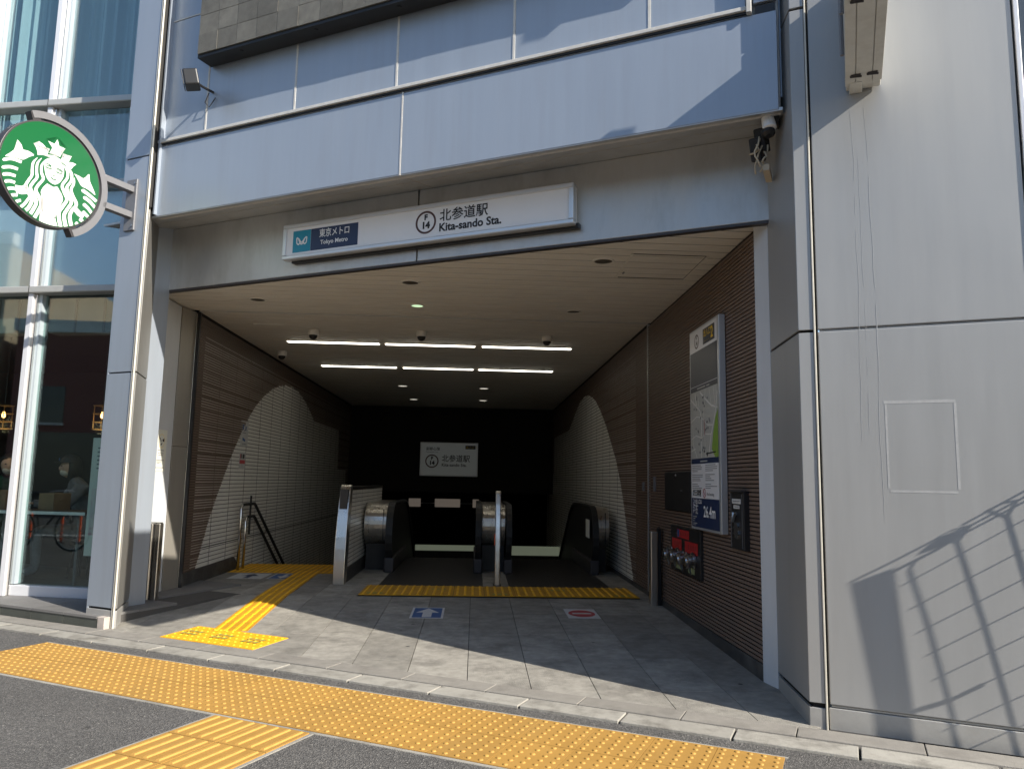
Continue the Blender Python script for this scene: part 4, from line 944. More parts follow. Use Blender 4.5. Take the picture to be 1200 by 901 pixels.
# ================================================================== BILLBOARD AND SPEAKER
sc = thing('led_billboard', 'dark led screen of square modules high on the facade', 'billboard', P(FAC, -4, 4.6, 3.7))
BN, BA, BZ = 4.53, -5.13, 3.645
bx('cabinet', FAC, (BA, 1.2 - 1.9, BN + .012, 4.70, BZ, 6.4), 'black', sc)
bm_ = MB(); bm_.box(WORLD, 0, .218, 0, .015, 0, .178); mod = smesh(bm_, 'screen')
for i in range(19):
    for j in range(8): piece('screen_module', mod, sc, P(FAC, BA + .012 + i * .221, BN - .003 + .0012 * ((i * 7 + j * 3) % 4), BZ + .03 + j * .181), ra)
for k in range(6):
    b = MB(); b.tube([P(FAC, BA + .45 + k * .8, 4.60, BZ - .006), P(FAC, BA + .45 + k * .8, 4.60, BZ + .004)], .02, 10); obj('bolt', b, 'black', sc)
sp = thing('wall_spotlight', 'small black box spotlight under the corner of the led screen', 'spotlight', P(FAC, -5.1, 4.6, 3.5))
def tilt_box(par, name, c, ax, up, w, h, d, m, bev=.006):
    ax = Vector(ax).normalized(); up = Vector(up); up = (up - ax * up.dot(ax)).normalized(); rt = ax.cross(up)
    b = MB(); fr = (rt, ax, up); c = Vector(c)
    b.box(fr, -w / 2, w / 2, -d / 2, d / 2, -h / 2, h / 2); b.v = [v + c for v in b.v]; return obj(name, b, m, par, bevel=bev)
spc = P(FAC, -5.10, 4.47, 3.40)
tilt_box(sp, 'head', spc, -FV * .8 - NV * .7 - ZV * .25, ZV, .145, .145, .12, 'black', .012)
tilt_box(sp, 'front_plate', spc + (-FV * .8 - NV * .7 - ZV * .25).normalized() * .068, -FV * .8 - NV * .7 - ZV * .25, ZV, .135, .135, .006, 'black', .002)
b = MB(); b.tube([spc + NV * .02, spc + NV * .14, spc + NV * .235 + FV * .01], .012, 8); b.tube([spc + NV * .2 - ZV * .02, spc + NV * .19 - ZV * .11 - FV * .03, spc + NV * .21 - ZV * .15, spc + NV * .23 - ZV * .06 + FV * .05], .005, 6); obj('bracket', b, 'black', sp)
# ------------------------------------------------------------------ cameras bundle at the right column
cb = thing('security_camera', 'white topped security camera with tangled cream cables under the soffit', 'security camera', P(FAC, -.45, 4.95, 2.3))
pc = P(FAC, -.40, 4.80, 2.245)
b = MB(); b.lathe(pc + ZV * .09, (.05, -.25, -1), ((0, .034), (.01, .040), (.095, .043), (.10, .03)), 18); obj('housing', b, 'white', cb, smooth=False)
b = MB(); b.lathe(pc - ZV * .005, (.05, -.35, -1), ((0, .044), (.03, .042), (.045, .02)), 18); obj('lens', b, 'black', cb)
for dx_, dz_ in ((-.045, -.02), (-.075, -.08)):
    tilt_box(cb, 'relay_box', pc + FV * dx_ + NV * .10 + ZV * dz_, FV * -.3 - NV - ZV * .3, ZV, .07, .15, .09, 'black', .01)
random.seed(11)
for k in range(6):
    p0 = pc + Vector((random.uniform(-.06, .02), random.uniform(0, .12), random.uniform(-.08, -.02)))
    pts = [p0]
    for j in range(5): pts.append(pts[-1] + Vector((random.uniform(-.025, .02), random.uniform(-.02, .03), random.uniform(-.06, .005))))
    b = MB(); b.tube(pts, .0055, 6); obj('cable', b, 'cable', cb, smooth=True)
bx('mount_plate', FAC, (-.44, -.40, 4.85, 5.06, 2.0, 2.04), 'cable', cb)
bx('mount_arm', FAC, (-.41, -.33, 4.78, 4.9, 2.285, 2.33), 'black', cb)

# ================================================================== PROJECTING SIGN (right, top)
ps = thing('projecting_sign', 'projecting sign box seen from below beside the right column', 'sign', P(FAC, .14, 4.2, 2.3))
a0, a1, n0, n1, z0, z1 = .055, .245, 3.25, 4.50, 2.295, 3.0
bx('body', FAC, (a0 + .004, a1 - .004, n0, n1 + .10, z0 + .012, z1), 'dirt_white', ps, bevel=.006)
for q0_, q1_ in ((a0, a0 + .052), (a0 + .056, a0 + .138), (a0 + .142, a1)): bx('underside_plate', FAC, (q0_, q1_, n0, n1 - (.0 if q0_ > a0 + .1 else -.02), z0, z0 + .010), 'dirt_white', ps, bevel=.002)
for n in (4.40, 3.68):
    for q in (a0 + .055, a0 + .14): b = MB(); b.box(FAC, q - .025, q + .025, n - .012, n + .012, z0 - .008, z0 + .002); b.tube([P(FAC, q - .03, n, z0 - .006), P(FAC, q + .03, n + .004, z0 - .010)], .006, 6); obj('rusty_clip', b, 'dark_paint', ps)
bx('wall_arm', FAC, (a0 + .02, a1 - .10, 4.48, 4.609, z0 - .005, z0 + .09), 'dirt_white', ps, bevel=.004)
bx('wall_arm', FAC, (a0 + .02, a1 - .10, 4.48, 4.609, z1 - .12, z1 - .04), 'dirt_white', ps, bevel=.004)
for n in (4.25, 3.85, 3.45): b = MB(); b.tube([P(FAC, a0 - .012, n, z0 + .05), P(FAC, a0 - .012, n, z1 - .05)], .012, 6); obj('side_trim', b, 'grey_paint', ps)
bx('shade_box', FAC, (.065, .235, n0, 4.30, 3.005, 3.29), 'dirt_white', ps, bevel=.006)  # unseen box added to shade the left jamb and a fascia patch

# ================================================================== ROUND LOGO SIGN
LS = thing('round_logo_sign', 'round green and white coffee shop sign with a crowned long haired figure', 'sign', P(FAC, -5.85, 4.2, 2.4))
LF, LN, LZ = -5.85, 3.83, 2.40
def lp(n, z, off=0): return P(FAC, LF + off, LN + n, LZ + z)
def circ(r, n=64, a0=0., a1=2 * math.pi): return [(r * math.cos(a0 + (a1 - a0) * k / n), r * math.sin(a0 + (a1 - a0) * k / n)) for k in range(n + 1)]
b = MB(); b.prism([lp(x, y, -.09) for x, y in circ(.432)[:-1]], FV * .088); obj('drum', b, 'dark_paint', LS, bevel=.004)
b = MB(); b.prism([lp(x, y, -.001) for x, y in circ(.418)[:-1]], FV * .004); obj('green_face', b, 'logo_green', LS)
_AX = ((0.001008917650583224, 0.00011327587653001494, 1.315280175468086e-05, 0.00020320211517383725, -7.870557837483933e-07, -0.4515720330198244), (0.0004927532948586428, -0.0010958455839560869, -0.00020888442880112964, 7.985490810891139e-05, 7.78232296202373e-06, 0.3379394710469488))
def em(x, y):
    t = (x, y, x * y / 1000, x * x / 1000, y * y / 1000, 1); return sum(a * c for a, c in zip(_AX[0], t)), sum(a * c for a, c in zip(_AX[1], t))
def inside(n, z): 
    r = math.hypot(n, z); return (n, z) if r < .414 else (n * .414 / r, z * .414 / r)
def shape(b, pts, off=.0042):
    q = [inside(*em(*p)) for p in pts]
    bm = bmesh.new(); vs = [bm.verts.new(lp(x, y, off)) for x, y in q]; f_ = bm.faces.new(vs); r_ = bmesh.ops.triangulate(bm, faces=[f_])
    bm.verts.index_update(); i0 = len(b.v); b.v += [v.co.copy() for v in bm.verts]; b.f += [tuple(i0 + v.index for v in f.verts) for f in bm.faces]; bm.free()
def smooth_line(pts, n=6):
    out = []; m = len(pts)
    for i in range(m - 1):
        p0, p1, p2, p3 = pts[max(i - 1, 0)], pts[i], pts[i + 1], pts[min(i + 2, m - 1)]
        for k in range(n):
            t = k / n
            out.append(tuple(.5 * ((2 * p1[c]) + (-p0[c] + p2[c]) * t + (2 * p0[c] - 5 * p1[c] + 4 * p2[c] - p3[c]) * t * t + (-p0[c] + 3 * p1[c] - 3 * p2[c] + p3[c]) * t ** 3) for c in (0, 1)))
    out.append(pts[-1]); return out
def ribbon(b, pts, w0, w1=None, off=.0042, taper=True):
    pts = smooth_line(pts); n = len(pts); w1 = w1 or w0; L_, R_ = [], []
    for i, (x, y) in enumerate(pts):
        x2, y2 = pts[min(i + 1, n - 1)]; x0_, y0_ = pts[max(i - 1, 0)]; dx_, dy_ = x2 - x0_, y2 - y0_; d = math.hypot(dx_, dy_) or 1
        t = i / (n - 1); w = (w0 + (w1 - w0) * t) / 2
        if taper: w *= min(1, t * 8 + .15, 1)
        L_.append((x - dy_ / d * w, y + dx_ / d * w)); R_.append((x + dy_ / d * w, y - dx_ / d * w))
    for i in range(n - 1):
        q = [inside(*em(*p)) for p in (L_[i], L_[i + 1], R_[i + 1], R_[i])]
        b.quad(*[lp(x, y, off) for x, y in q])
b = MB()
shape(b, [(235, 230), (275, 262), (290, 290), (280, 240), (272, 215), (300, 235), (333, 272), (347, 292), (352, 300), (400, 330), (425, 338), (440, 322), (470, 318), (503, 322), (490, 345), (480, 362), (510, 366), (535, 378), (512, 395), (497, 415), (470, 392), (430, 360), (380, 332), (330, 316), (300, 312), (262, 312), (262, 290), (250, 255)])
obj('crown', b, 'logo_white', LS)
b = MB(); c0 = (397, 266); shape(b, [(c0[0] + (x - c0[0]) * 1.28, c0[1] + (y - c0[1]) * 1.28) for x, y in [(402, 203), (420, 245), (457, 268), (432, 292), (420, 328), (388, 305), (345, 300), (362, 264), (336, 213), (372, 232)]], .0045); obj('star_outline', b, 'logo_green', LS)
b = MB(); c0 = (397, 268); tips = [(402, 203), (457, 268), (420, 328), (345, 300), (336, 213)]
sp_ = []
for k in range(5):
    t0, t1 = tips[k], tips[(k + 1) % 5]; mid = ((t0[0] + t1[0]) / 2, (t0[1] + t1[1]) / 2)
    sp_ += [t0, (c0[0] + (mid[0] - c0[0]) * .55, c0[1] + (mid[1] - c0[1]) * .55)]
shape(b, sp_, .0049); obj('star', b, 'logo_white', LS)
b = MB(); shape(b, smooth_line([(308, 385), (312, 355), (330, 338), (362, 334), (400, 345), (430, 368), (446, 400), (448, 440), (440, 475), (418, 505), (392, 519), (368, 515), (338, 490), (318, 450), (308, 385)], 4)[:-1]); obj('face', b, 'logo_white', LS)
b = MB(); ribbon(b, [(312, 372), (330, 372), (360, 392)], 5, 8, .005); ribbon(b, [(392, 410), (415, 412), (442, 432)], 8, 5, .005)
ribbon(b, [(315, 392), (335, 404), (362, 408)], 7, 9, .005); ribbon(b, [(393, 428), (412, 440), (437, 442)], 9, 7, .005); ribbon(b, [(322, 388), (345, 388), (358, 400)], 5, 5, .005); ribbon(b, [(398, 418), (418, 422), (435, 436)], 5, 5, .005)
ribbon(b, [(360, 448), (372, 458), (388, 456)], 5, 5, .005); ribbon(b, [(354, 468), (374, 484), (396, 484)], 9, 7, .005); obj('face_lines', b, 'logo_green', LS)
b = MB(); shape(b, smooth_line([(330, 512), (345, 525), (372, 538), (400, 535), (415, 560), (432, 590), (440, 625), (428, 655), (400, 690), (384, 730), (392, 780), (400, 828), (340, 815), (275, 782), (285, 740), (310, 700), (318, 655), (300, 610), (284, 575), (300, 540), (330, 512)], 3)[:-1]); obj('body', b, 'logo_white', LS)
b = MB()
for pl in ([(262, 330), (232, 365), (224, 415), (222, 455), (195, 495), (180, 530), (205, 590), (222, 630), (200, 680), (178, 700)], [(292, 333), (262, 370), (255, 425), (258, 470), (228, 508), (212, 545), (240, 605), (252, 650), (228, 700), (212, 725)], [(318, 345), (292, 385), (290, 435), (302, 480), (268, 522), (250, 560), (276, 615), (288, 660), (262, 715), (240, 752)], [(440, 380), (472, 425), (470, 475), (436, 525), (448, 570), (468, 625), (438, 675), (410, 725), (424, 822)], [(458, 390), (500, 440), (498, 495), (468, 540), (480, 590), (500, 645), (470, 695), (448, 740), (462, 824)], [(520, 470), (516, 515), (498, 555), (510, 600), (535, 660), (505, 700), (488, 745), (500, 815)]):
    ribbon(b, pl, 17, 27)
obj('hair_waves', b, 'logo_white', LS, kind='stuff')
b = MB(); shape(b, [(103, 522), (150, 530), (185, 512), (178, 535), (192, 570), (198, 585), (150, 588), (112, 578)]); shape(b, [(505, 690), (530, 672), (560, 705), (595, 735), (575, 762), (540, 735)]); obj('hands', b, 'logo_white', LS)
b = MB(); shape(b, smooth_line([(120, 203), (150, 240), (160, 272), (200, 285), (238, 313), (200, 325), (160, 345), (110, 328), (60, 322), (34, 316), (85, 285), (112, 250), (120, 203)], 3)[:-1]); shape(b, smooth_line([(518, 443), (560, 462), (585, 482), (600, 468), (626, 447), (632, 500), (670, 594), (620, 555), (570, 530), (545, 480), (518, 443)], 3)[:-1])
for pl in ([(14, 345), (80, 338), (150, 362)], [(8, 398), (70, 395), (124, 412)], [(12, 447), (60, 446), (108, 460)], [(28, 497), (65, 494), (104, 506)], [(45, 550), (80, 545), (112, 552)], [(68, 598), (95, 592), (122, 594)], [(100, 645), (125, 635), (145, 630)], [(140, 680), (170, 655), (205, 610)], [(572, 556), (620, 590), (678, 640)], [(584, 606), (630, 640), (672, 690)], [(582, 655), (615, 685), (648, 728)], [(578, 708), (605, 735), (630, 760)], [(555, 762), (575, 775), (600, 805)], [(528, 785), (545, 805), (555, 825)]): ribbon(b, pl, 24, 20)
obj('tail_fins', b, 'logo_white', LS, kind='stuff')
b = MB(); A1, A2 = R(115), R(-62)
ro, ri = circ(.505, 48, A1, A2), circ(.448, 48, A1, A2)
for k in range(48):
    for q in ((ro[k], ro[k + 1], ri[k + 1], ri[k]),):
        b.quad(*[lp(x, y, .0) for x, y in q]); b.quad(*[lp(x, y, -.07) for x, y in q])
    b.quad(lp(*ro[k], 0), lp(*ro[k + 1], 0), lp(*ro[k + 1], -.07), lp(*ro[k], -.07)); b.quad(lp(*ri[k], 0), lp(*ri[k + 1], 0), lp(*ri[k + 1], -.07), lp(*ri[k], -.07))
for k in (0, 48): b.quad(lp(*ro[k], 0), lp(*ri[k], 0), lp(*ri[k], -.07), lp(*ro[k], -.07))
obj('ring_arm', b, 'grey_paint', LS)
for an in (112, -60):
    t = R(an); b = MB(); d = Vector((math.cos(t), math.sin(t))); e = Vector((-d.y, d.x)) * .035
    q = [d * .42 + e, d * .50 + e, d * .50 - e, d * .42 - e]; b.prism([lp(v.x, v.y, -.075) for v in q], FV * .07); obj('spacer', b, 'dark_paint', LS)
for z in (.165, -.075): bx('support_arm', FAC, (LF - .07, LF, LN + .47, 4.60, LZ + z - .028, LZ + z + .028), 'grey_paint', LS, bevel=.003)
bx('wall_plate', FAC, (LF - .10, LF + .03, 4.590, 4.609, 2.18, 2.66), 'grey_paint', LS, bevel=.003)
b = MB()
for z in (2.62, 2.22): b.tube([P(FAC, LF + .015, 4.592, z), P(FAC, LF + .015, 4.578, z)], .008, 8)
obj('bolts', b, 'chrome', LS)

# ================================================================== SHOP STEP
stp = thing('shop_step', '', '', P(FAC, -7, 4.6, -1.25)); del stp['label'], stp['category']; struct(stp)
ZT = -1.188
f = -5.80
k = 0
while f > -9.8:
    bx('riser_tile', FAC, (f - .417, f - .002, 4.555, 4.58, -1.31, ZT - .006), 'step_tile', stp, bevel=.002)
    for r_ in range(2): bx('step_tile', FAC, (f - .417, f - .002, 4.548 + r_ * .42, 4.964 + r_ * .42, ZT - .02, ZT + .0004 * (k % 2)), 'step_top', stp)
    for r_ in range(2, 5): bx('step_tile', FAC, (f - .417, f - .002, 4.548 + r_ * .42, 4.964 + r_ * .42, ZT - .02, ZT), 'step_top', stp) if f < -6.2 else None
    f -= .42; k += 1
bx('step_end', FAC, (-5.798, -5.715, 4.552, 4.608, -1.31, ZT - .002), 'skirt_side', stp, bevel=.004)
bx('step_core', FAC, (-9.9, -5.80, 4.58, 6.2, -1.32, ZT - .021), 'stone_line', stp)
# ================================================================== SHOP FRONT
sf_ = thing('shop_front', 'glass coffee shop front with white mullions and grey transoms', 'shop front', P(GLS, -6, GC, -1.19))
gfl, gfr = -8.2, -4.95
def gb(name, a0, a1, h0, h1, c0, c1, m, par=sf_, **k): return bx(name, GLS, (a0, a1, GC + h0, GC + h1, c0, c1), m, par, **k)
mulls = (-7.63, -6.83, -6.03)
ztr = (1.835, 2.985, 3.84, 6.4)
for mx_ in mulls:
    gb('mullion', mx_, mx_ + .055, -.10, .03, -1.19, 7.0, 'frame_white', bevel=.003)
    gb('mullion_cap', mx_ + .055, mx_ + .085, -.075, .03, -1.19, 7.0, 'rail_steel', bevel=.004)
    gb('mullion_glass_fin', mx_ + .086, mx_ + .12, -.05, .03, -1.08, 7.0, 'spandrel')
for z in (1.835, 3.84):
    gb('transom', gfl, gfr, -.13, .03, z - .035, z + .035, 'transom', bevel=.01)
    for mx_ in mulls: gb('transom_joint', mx_ + .02, mx_ + .026, -.132, -.12, z - .03, z + .036, 'dark')
gb('transom', gfl, gfr, -.10, .03, 2.93, 2.985, 'transom', bevel=.006); gb('transom', gfl, gfr, -.11, .03, 6.4, 6.5, 'transom')
gb('sill', gfl, gfr, -.06, .05, -1.188, -1.09, 'frame_white', bevel=.004)
edges = [gfl] + [m_ for m_ in mulls] + [gfr]
for e0, e1 in zip(edges, edges[1:]):
    x0, x1 = (e0 + .10 if e0 != gfl else e0), e1
    gb('window_pane', x0, x1, .0, .008, -1.088, 1.80, 'glass')
    gb('spandrel_glass', x0, x1, .0, .008, 1.87, 2.93, 'glass_up'); gb('spandrel_backing', x0, x1, .05, .06, 1.87, 2.93, 'spandrel')
    gb('upper_pane', x0, x1, .0, .008, 2.985, 3.805, 'glass_up'); gb('upper_pane', x0, x1, .0, .008, 3.875, 6.4, 'glass_up')
    gb('blind_box', x0 + .02, x1 - .03, .06, .22, 1.42, 1.80, 'blind', bevel=.01)
    for q in (.33, .66): gb('blind_bracket', x0 + (x1 - x0) * q, x0 + (x1 - x0) * q + .02, .045, .06, 1.42, 1.78, 'dark_paint')
b = MB(); n = 260; pts = []                          # pleated curtain upstairs
for k in range(n + 1):
    a = gfl + (gfr - gfl) * k / n; hh_ = .20 + .05 * math.sin(k * .55) + .035 * math.sin(k * .23 + 1) + .02 * math.sin(k * 1.31)
    pts.append((a, hh_))
for (p0, p1) in zip(pts, pts[1:]): b.quad(P(GLS, p0[0], GC + p0[1], 2.95), P(GLS, p1[0], GC + p1[1], 2.95), P(GLS, p1[0], GC + p1[1], 6.5), P(GLS, p0[0], GC + p0[1], 6.5))
cu_ = obj('curtain', b, 'curtain', smooth=True, fixn=False); tag(cu_, 'pleated teal curtain behind the upper shop windows', 'curtain')
# shell of the shop rooms
b = MB()
def slab(g0, h0, h1, z0, z1, xr=-3.60):              # a slab from g0 rightwards to the hall's outer wall, at depth h0-h1 behind the glass
    gr = lambda h: (xr - HV.x * (GC + h)) / GV.x
    b.prism([P(GLS, g0, GC + h0, z0), P(GLS, gr(h0), GC + h0, z0), P(GLS, gr(h1), GC + h1, z0), P(GLS, g0, GC + h1, z0)], (0, 0, z1 - z0))
slab(-12, .05, 5.6, -1.22, -1.19); slab(-12, 5.6, 5.7, -1.2, 1.9); b.box(GLS, -12, -11.9, GC, GC + 5.7, -1.2, 7)
slab(-12, .12, 5.7, 1.83, 1.90); slab(-12, .9, 1.0, 2.9, 7); slab(-12, -.02, 1.0, 6.5, 6.6)
b.box(WORLD, -3.60, -3.56, 7.62, 13, -1.2, 7)
struct(obj('shop_room', b, 'room_dark'))
cnt = thing('window_counter', 'window counter with pale edge along the inside of the shop glass', 'counter', P(GLS, -5.6, GC + .6, -.5))
gb('counter_top', -7.9, -5.60, .45, .80, -.44, -.40, 'room_brown', cnt); gb('counter_edge', -7.9, -5.60, .44, .449, -.437, -.405, 'white', cnt)
for a in (-7.6, -6.7, -5.8): gb('leg', a, a + .03, .6, .63, -1.19, -.44, 'grey_paint', cnt)
o = gb('cardboard_box', -6.20, -6.02, .50, .75, -.40, -.22, 'cardboard', None, bevel=.004); tag(o, 'brown box on the window counter nearest the seated person', 'box')
o = gb('cardboard_box', -6.85, -6.60, .50, .75, -.40, -.20, 'cardboard', None, bevel=.004); tag(o, 'brown box on the counter in the far left window', 'box')
for a, l in ((-5.73, 'lantern pendant lamp near the column side of the shop window'), (-6.96, 'lantern pendant lamp in the far left shop window')):
    p = P(GLS, a, GC + .75, .62); o = thing('pendant_lamp', l, 'lamp', p, 'caged pendant lamps in the shop')
    b = MB(); b.tube([p + ZV * .14, p + ZV * 1.2], .006, 6); obj('cord', b, 'black', o)
    b = MB(); b.lathe(p + ZV * .05, (0, 0, -1), ((0, .010), (.03, .018), (.05, .02), (.065, .012), (.07, .002)), 14); obj('bulb', b, 'bulb', o, smooth=True)
    b = MB()
    for q in range(6):
        t = q * math.pi / 3; c, s = math.cos(t) * .095, math.sin(t) * .095
        b.tube([p + Vector((c, s, .12)), p + Vector((c, s, -.14))], .004, 5)
    for z in (.12, .03, -.06, -.14):
        b.tube([p + Vector((.095 * math.cos(q * math.pi / 8), .095 * math.sin(q * math.pi / 8), z)) for q in range(17)], .004, 5)
    obj('cage', b, 'brass', o)
    pl_ = bpy.data.lights.new('bulb_light', 'POINT'); pl_.energy = 2.2; pl_.color = (1, .72, .42); pl_.shadow_soft_size = .1; po_ = bpy.data.objects.new('bulb_light', pl_); C.objects.link(po_); po_.parent = o; po_.location = (0, 0, -.1)
# poster stand by the column
po = thing('poster', 'tall narrow flower printed poster inside the shop glass by the column', 'poster', P(GLS, -5.12, GC + .08, -.7)); bd = Board(P(GLS, -5.27, GC + .05, .35), GV, ZV, po)
bd.rect('sheet', 0, 0, .25, 1.15, 'paper', 0); bd.rect('flower_print', .03, .5, .22, .95, 'pink_paper', 1); bd.line('small_text', [[(.06, .1 + .04 * k), (.17, .1 + .04 * k)] for k in range(6)], .012, 'grey_print', 2)
# ------------------------------------------------------------------ people in the shop
def person(p0, face_dir, hatted, label, coat, grp='people in the coffee shop'):
    """seated figure leaning over the counter; p0 = pelvis"""
    o = thing('person', label, 'person', p0, grp); p0 = Vector(p0)
    fd = Vector(face_dir).normalized(); sd = fd.cross(ZV).normalized()
    J = lambda f_, s_, u_: p0 + fd * f_ + sd * s_ + ZV * u_
    verts = [J(0, 0, 0), J(.03, 0, .20), J(.09, 0, .40), J(.13, 0, .50), J(.17, 0, .60), J(.11, .17, .46), J(.11, -.17, .46), J(.28, .22, .24), J(.28, -.22, .24), J(.46, .08, .30), J(.46, -.06, .28), J(.08, .09, -.02), J(.08, -.09, -.02), J(.48, .11, .0), J(.48, -.11, .0), J(.46, .11, -.42), J(.46, -.11, -.42), J(.58, .11, -.46), J(.58, -.11, -.46), J(.54, .06, .31), J(.54, -.04, .29)]
    ed = [(0, 1), (1, 2), (2, 3), (3, 4), (3, 5), (3, 6), (5, 7), (6, 8), (7, 9), (8, 10), (0, 11), (0, 12), (11, 13), (12, 14), (13, 15), (14, 16), (15, 17), (16, 18), (9, 19), (10, 20)]
    rad = [.15, .14, .15, .08, .055, .085, .085, .055, .055, .04, .04, .10, .10, .07, .07, .045, .045, .04, .04, .03, .03]
    me = bpy.data.meshes.new('body'); me.from_pydata([v - p0 for v in verts], ed, []); bo = bpy.data.objects.new('body', me); C.objects.link(bo); bo.parent = o; org[bo] = p0
    sk = bo.modifiers.new('skin', 'SKIN'); 
    for i, v in enumerate(me.skin_vertices[0].data): v.radius = (rad[i], rad[i] * .85); v.use_root = (i == 0)
    ss = bo.modifiers.new('sub', 'SUBSURF'); ss.levels = 2; ss.render_levels = 2; me.materials.append(M[coat]); bo['label'] = 'seated body leaning on the counter'
    hc = J(.21, 0, .70)
    def ball(name, c, r, sc, m, cut=None):
        bm = bmesh.new(); bmesh.ops.create_uvsphere(bm, u_segments=20, v_segments=14, radius=r)
        for v in bm.verts:
            q = v.co; q = Vector((q.x * sc[0], q.y * sc[1], q.z * sc[2]))
            if cut: q = cut(q)
            v.co = c + fd * q.x + sd * q.y + ZV * q.z - p0
        me = bpy.data.meshes.new(name); bm.to_mesh(me); bm.free(); me.materials.append(M[m]); ob = bpy.data.objects.new(name, me); C.objects.link(ob); ob.parent = o; org[ob] = p0
        for f in me.polygons: f.use_smooth = True
        return ob
    ball('head', hc, .1, (.98, .80, 1.2), 'skin', lambda q: Vector((q.x + (.014 if q.x > .085 and abs(q.y) < .02 and -.03 < q.z < .02 else 0), q.y * (1 - .25 * max(0, -q.z / .12)), q.z)))
    ball('hair', hc + ZV * .02 - fd * .022, .108, (.98, .92, 1.15), 'hair', lambda q: Vector((min(q.x, .045 if q.z < .05 else 1), q.y, q.z if q.z > 0 else q.z * 1.3)))
    ball('mask', hc + fd * .040 - ZV * .052, .062, (.95, .95, .80), 'mask')
    for s in (-1, 1): ball('eye', hc + fd * .088 + sd * s * .032 + ZV * .018, .011, (.6, 1.1, .6), 'ink')
    for s in (-1, 1):
        base = J(.54, .06 if s > 0 else -.04, .30)
        for q in range(5):
            b = MB(); a = base + sd * (.012 * (q - 2)); b.tube([a, a + fd * (.05 + .006 * (2 - abs(q - 2))) - ZV * .008, a + fd * .075 - ZV * .03], [.009, .008, .006], 6); obj('finger', b, 'skin', o, smooth=True)
    if hatted:
        ball('cap', hc + ZV * .035, .113, (1.0, .92, 1.05), 'cap', lambda q: Vector((q.x, q.y, max(q.z, .02))))
        b = MB(); b.prism([hc + ZV * .052 + fd * (.085 + .075 * math.cos(t)) + sd * (.085 * math.sin(t)) for t in [k * math.pi / 12 - math.pi / 2 for k in range(13)]], ZV * .008); obj('cap_brim', b, 'cap', o)
        ball('cap_badge', hc + fd * .112 + ZV * .09, .016, (.4, 1, 1), 'blue_print')
    return o
person(P(GLS, -6.18, GC + 1.22, -.64), -HV * .8 - GV * .75, True, 'person in dark cap and pale face mask seated at the window counter', 'coat')
person(P(GLS, -7.30, GC + 1.25, -.63), -HV * .6 + GV * .6, False, 'person in dark green clothes at the far left edge of the shop window', 'green_cloth')
for a, l in ((-6.18, 'dark stool under the person in the cap'), (-7.30, 'dark stool under the person in green')):
    o = thing('stool', l, 'stool', P(GLS, a, GC + 1.25, -1.19)); p = P(GLS, a, GC + 1.25, -1.19)
    b = MB(); b.lathe(p + ZV * .38, (0, 0, 1), ((0, .16), (.04, .17), (.05, .15)), 20); obj('seat', b, 'room_brown', o)
    for q in range(4):
        t = q * math.pi / 2 + .7; b = MB(); b.tube([p + Vector((math.cos(t) * .17, math.sin(t) * .17, 0)), p + Vector((math.cos(t) * .11, math.sin(t) * .11, .38))], .014, 8); obj('leg', b, 'black', o)

# ================================================================== STREET SIDE (seen in the glass, or by its shadow)
# unseen wire fence panel, shaped back from the shadow it throws on the grey wall
fe = thing('shadow_fence', 'unseen wire fence beyond the right edge, shaped to throw the shadow on the wall', 'fence', P(FAC, 1.32, 4.4, -1.3))
sF, sN, sZ = 3.75, 1.0, 2.35
def src(a, z, F0=1.32):                              # where a point that shades (a, z) on the wall stands in the fence plane
    t = (F0 - a) / sF; return P(FAC, F0, NR - t * sN, z + t * sZ)
def fbar(name, pts, r, F0=1.32):
    b = MB(); b.tube([src(a, z, F0) for a, z in pts], r, 8); return obj(name, b, 'dark_paint', fe)
b = MB(); b.prism([src(*q) for q in ((-.02, -.522), (.19, -.425), (.254, -1.144), (.27, -1.36), (.10, -1.36), (.079, -1.151))], FV * .012); obj('end_post', b, 'dark_paint', fe)
for pl in ([(-.024, -.516), (.186, -.394), (.405, -.261), (.563, -.188), (.524, -.185), (.811, -.001), (1.2, .24)], [(.192, -.441), (.403, -.315), (.56, -.187), (.809, -.031), (1.2, .21)], [(.192, -.445), (.403, -.318), (.534, -.226), (.808, -.054), (1.2, .18)]): fbar('top_wire', pl, .005)
b = MB(); b.prism([src(*q) for q in ((.31, -.345), (.37, -.29), (.46, -.232), (.53, -.20), (.49, -.25), (.40, -.305))], FV * .012); obj('tag_plate', b, 'dark_paint', fe)
for pl in ([(.302, -.376), (.273, -.428), (.354, -.728), (.408, -.996), (.472, -1.30)], [(.560, -.188), (.501, -.273), (.596, -.657), (.669, -.995), (.73, -1.30)], [(.776, -.049), (.73, -.132), (.787, -.419), (.88, -.86), (.97, -1.30)]): fbar('fence_post', pl, .0040)
for pl in ([(.776, -.049), (.705, -.065), (.641, -.103), (.73, -.134)], [(.56, -.184), (.47, -.215), (.419, -.245), (.50, -.275)]): fbar('post_tip', pl, .0034)
for (a, z), (a2, z2) in (((.228, -.515), (.803, -.145)), ((.261, -.634), (.794, -.294)), ((.286, -.755), (.786, -.438)), ((.326, -.864), (.778, -.578)), ((.35, -.984), (.77, -.72)), ((.573, -.976), (.762, -.86)), ((.404, -1.218), (.754, -1.003)), ((.45, -1.33), (.754, -1.14))):
    k = (1.22 - a) / (a2 - a); fbar('fence_wire', [(a, z), (a + (a2 - a) * k, z + (z2 - z) * k)], .0030)
fbar('ground_rail', [(.261, -1.146), (.426, -1.073), (.58, -.975)], .010)
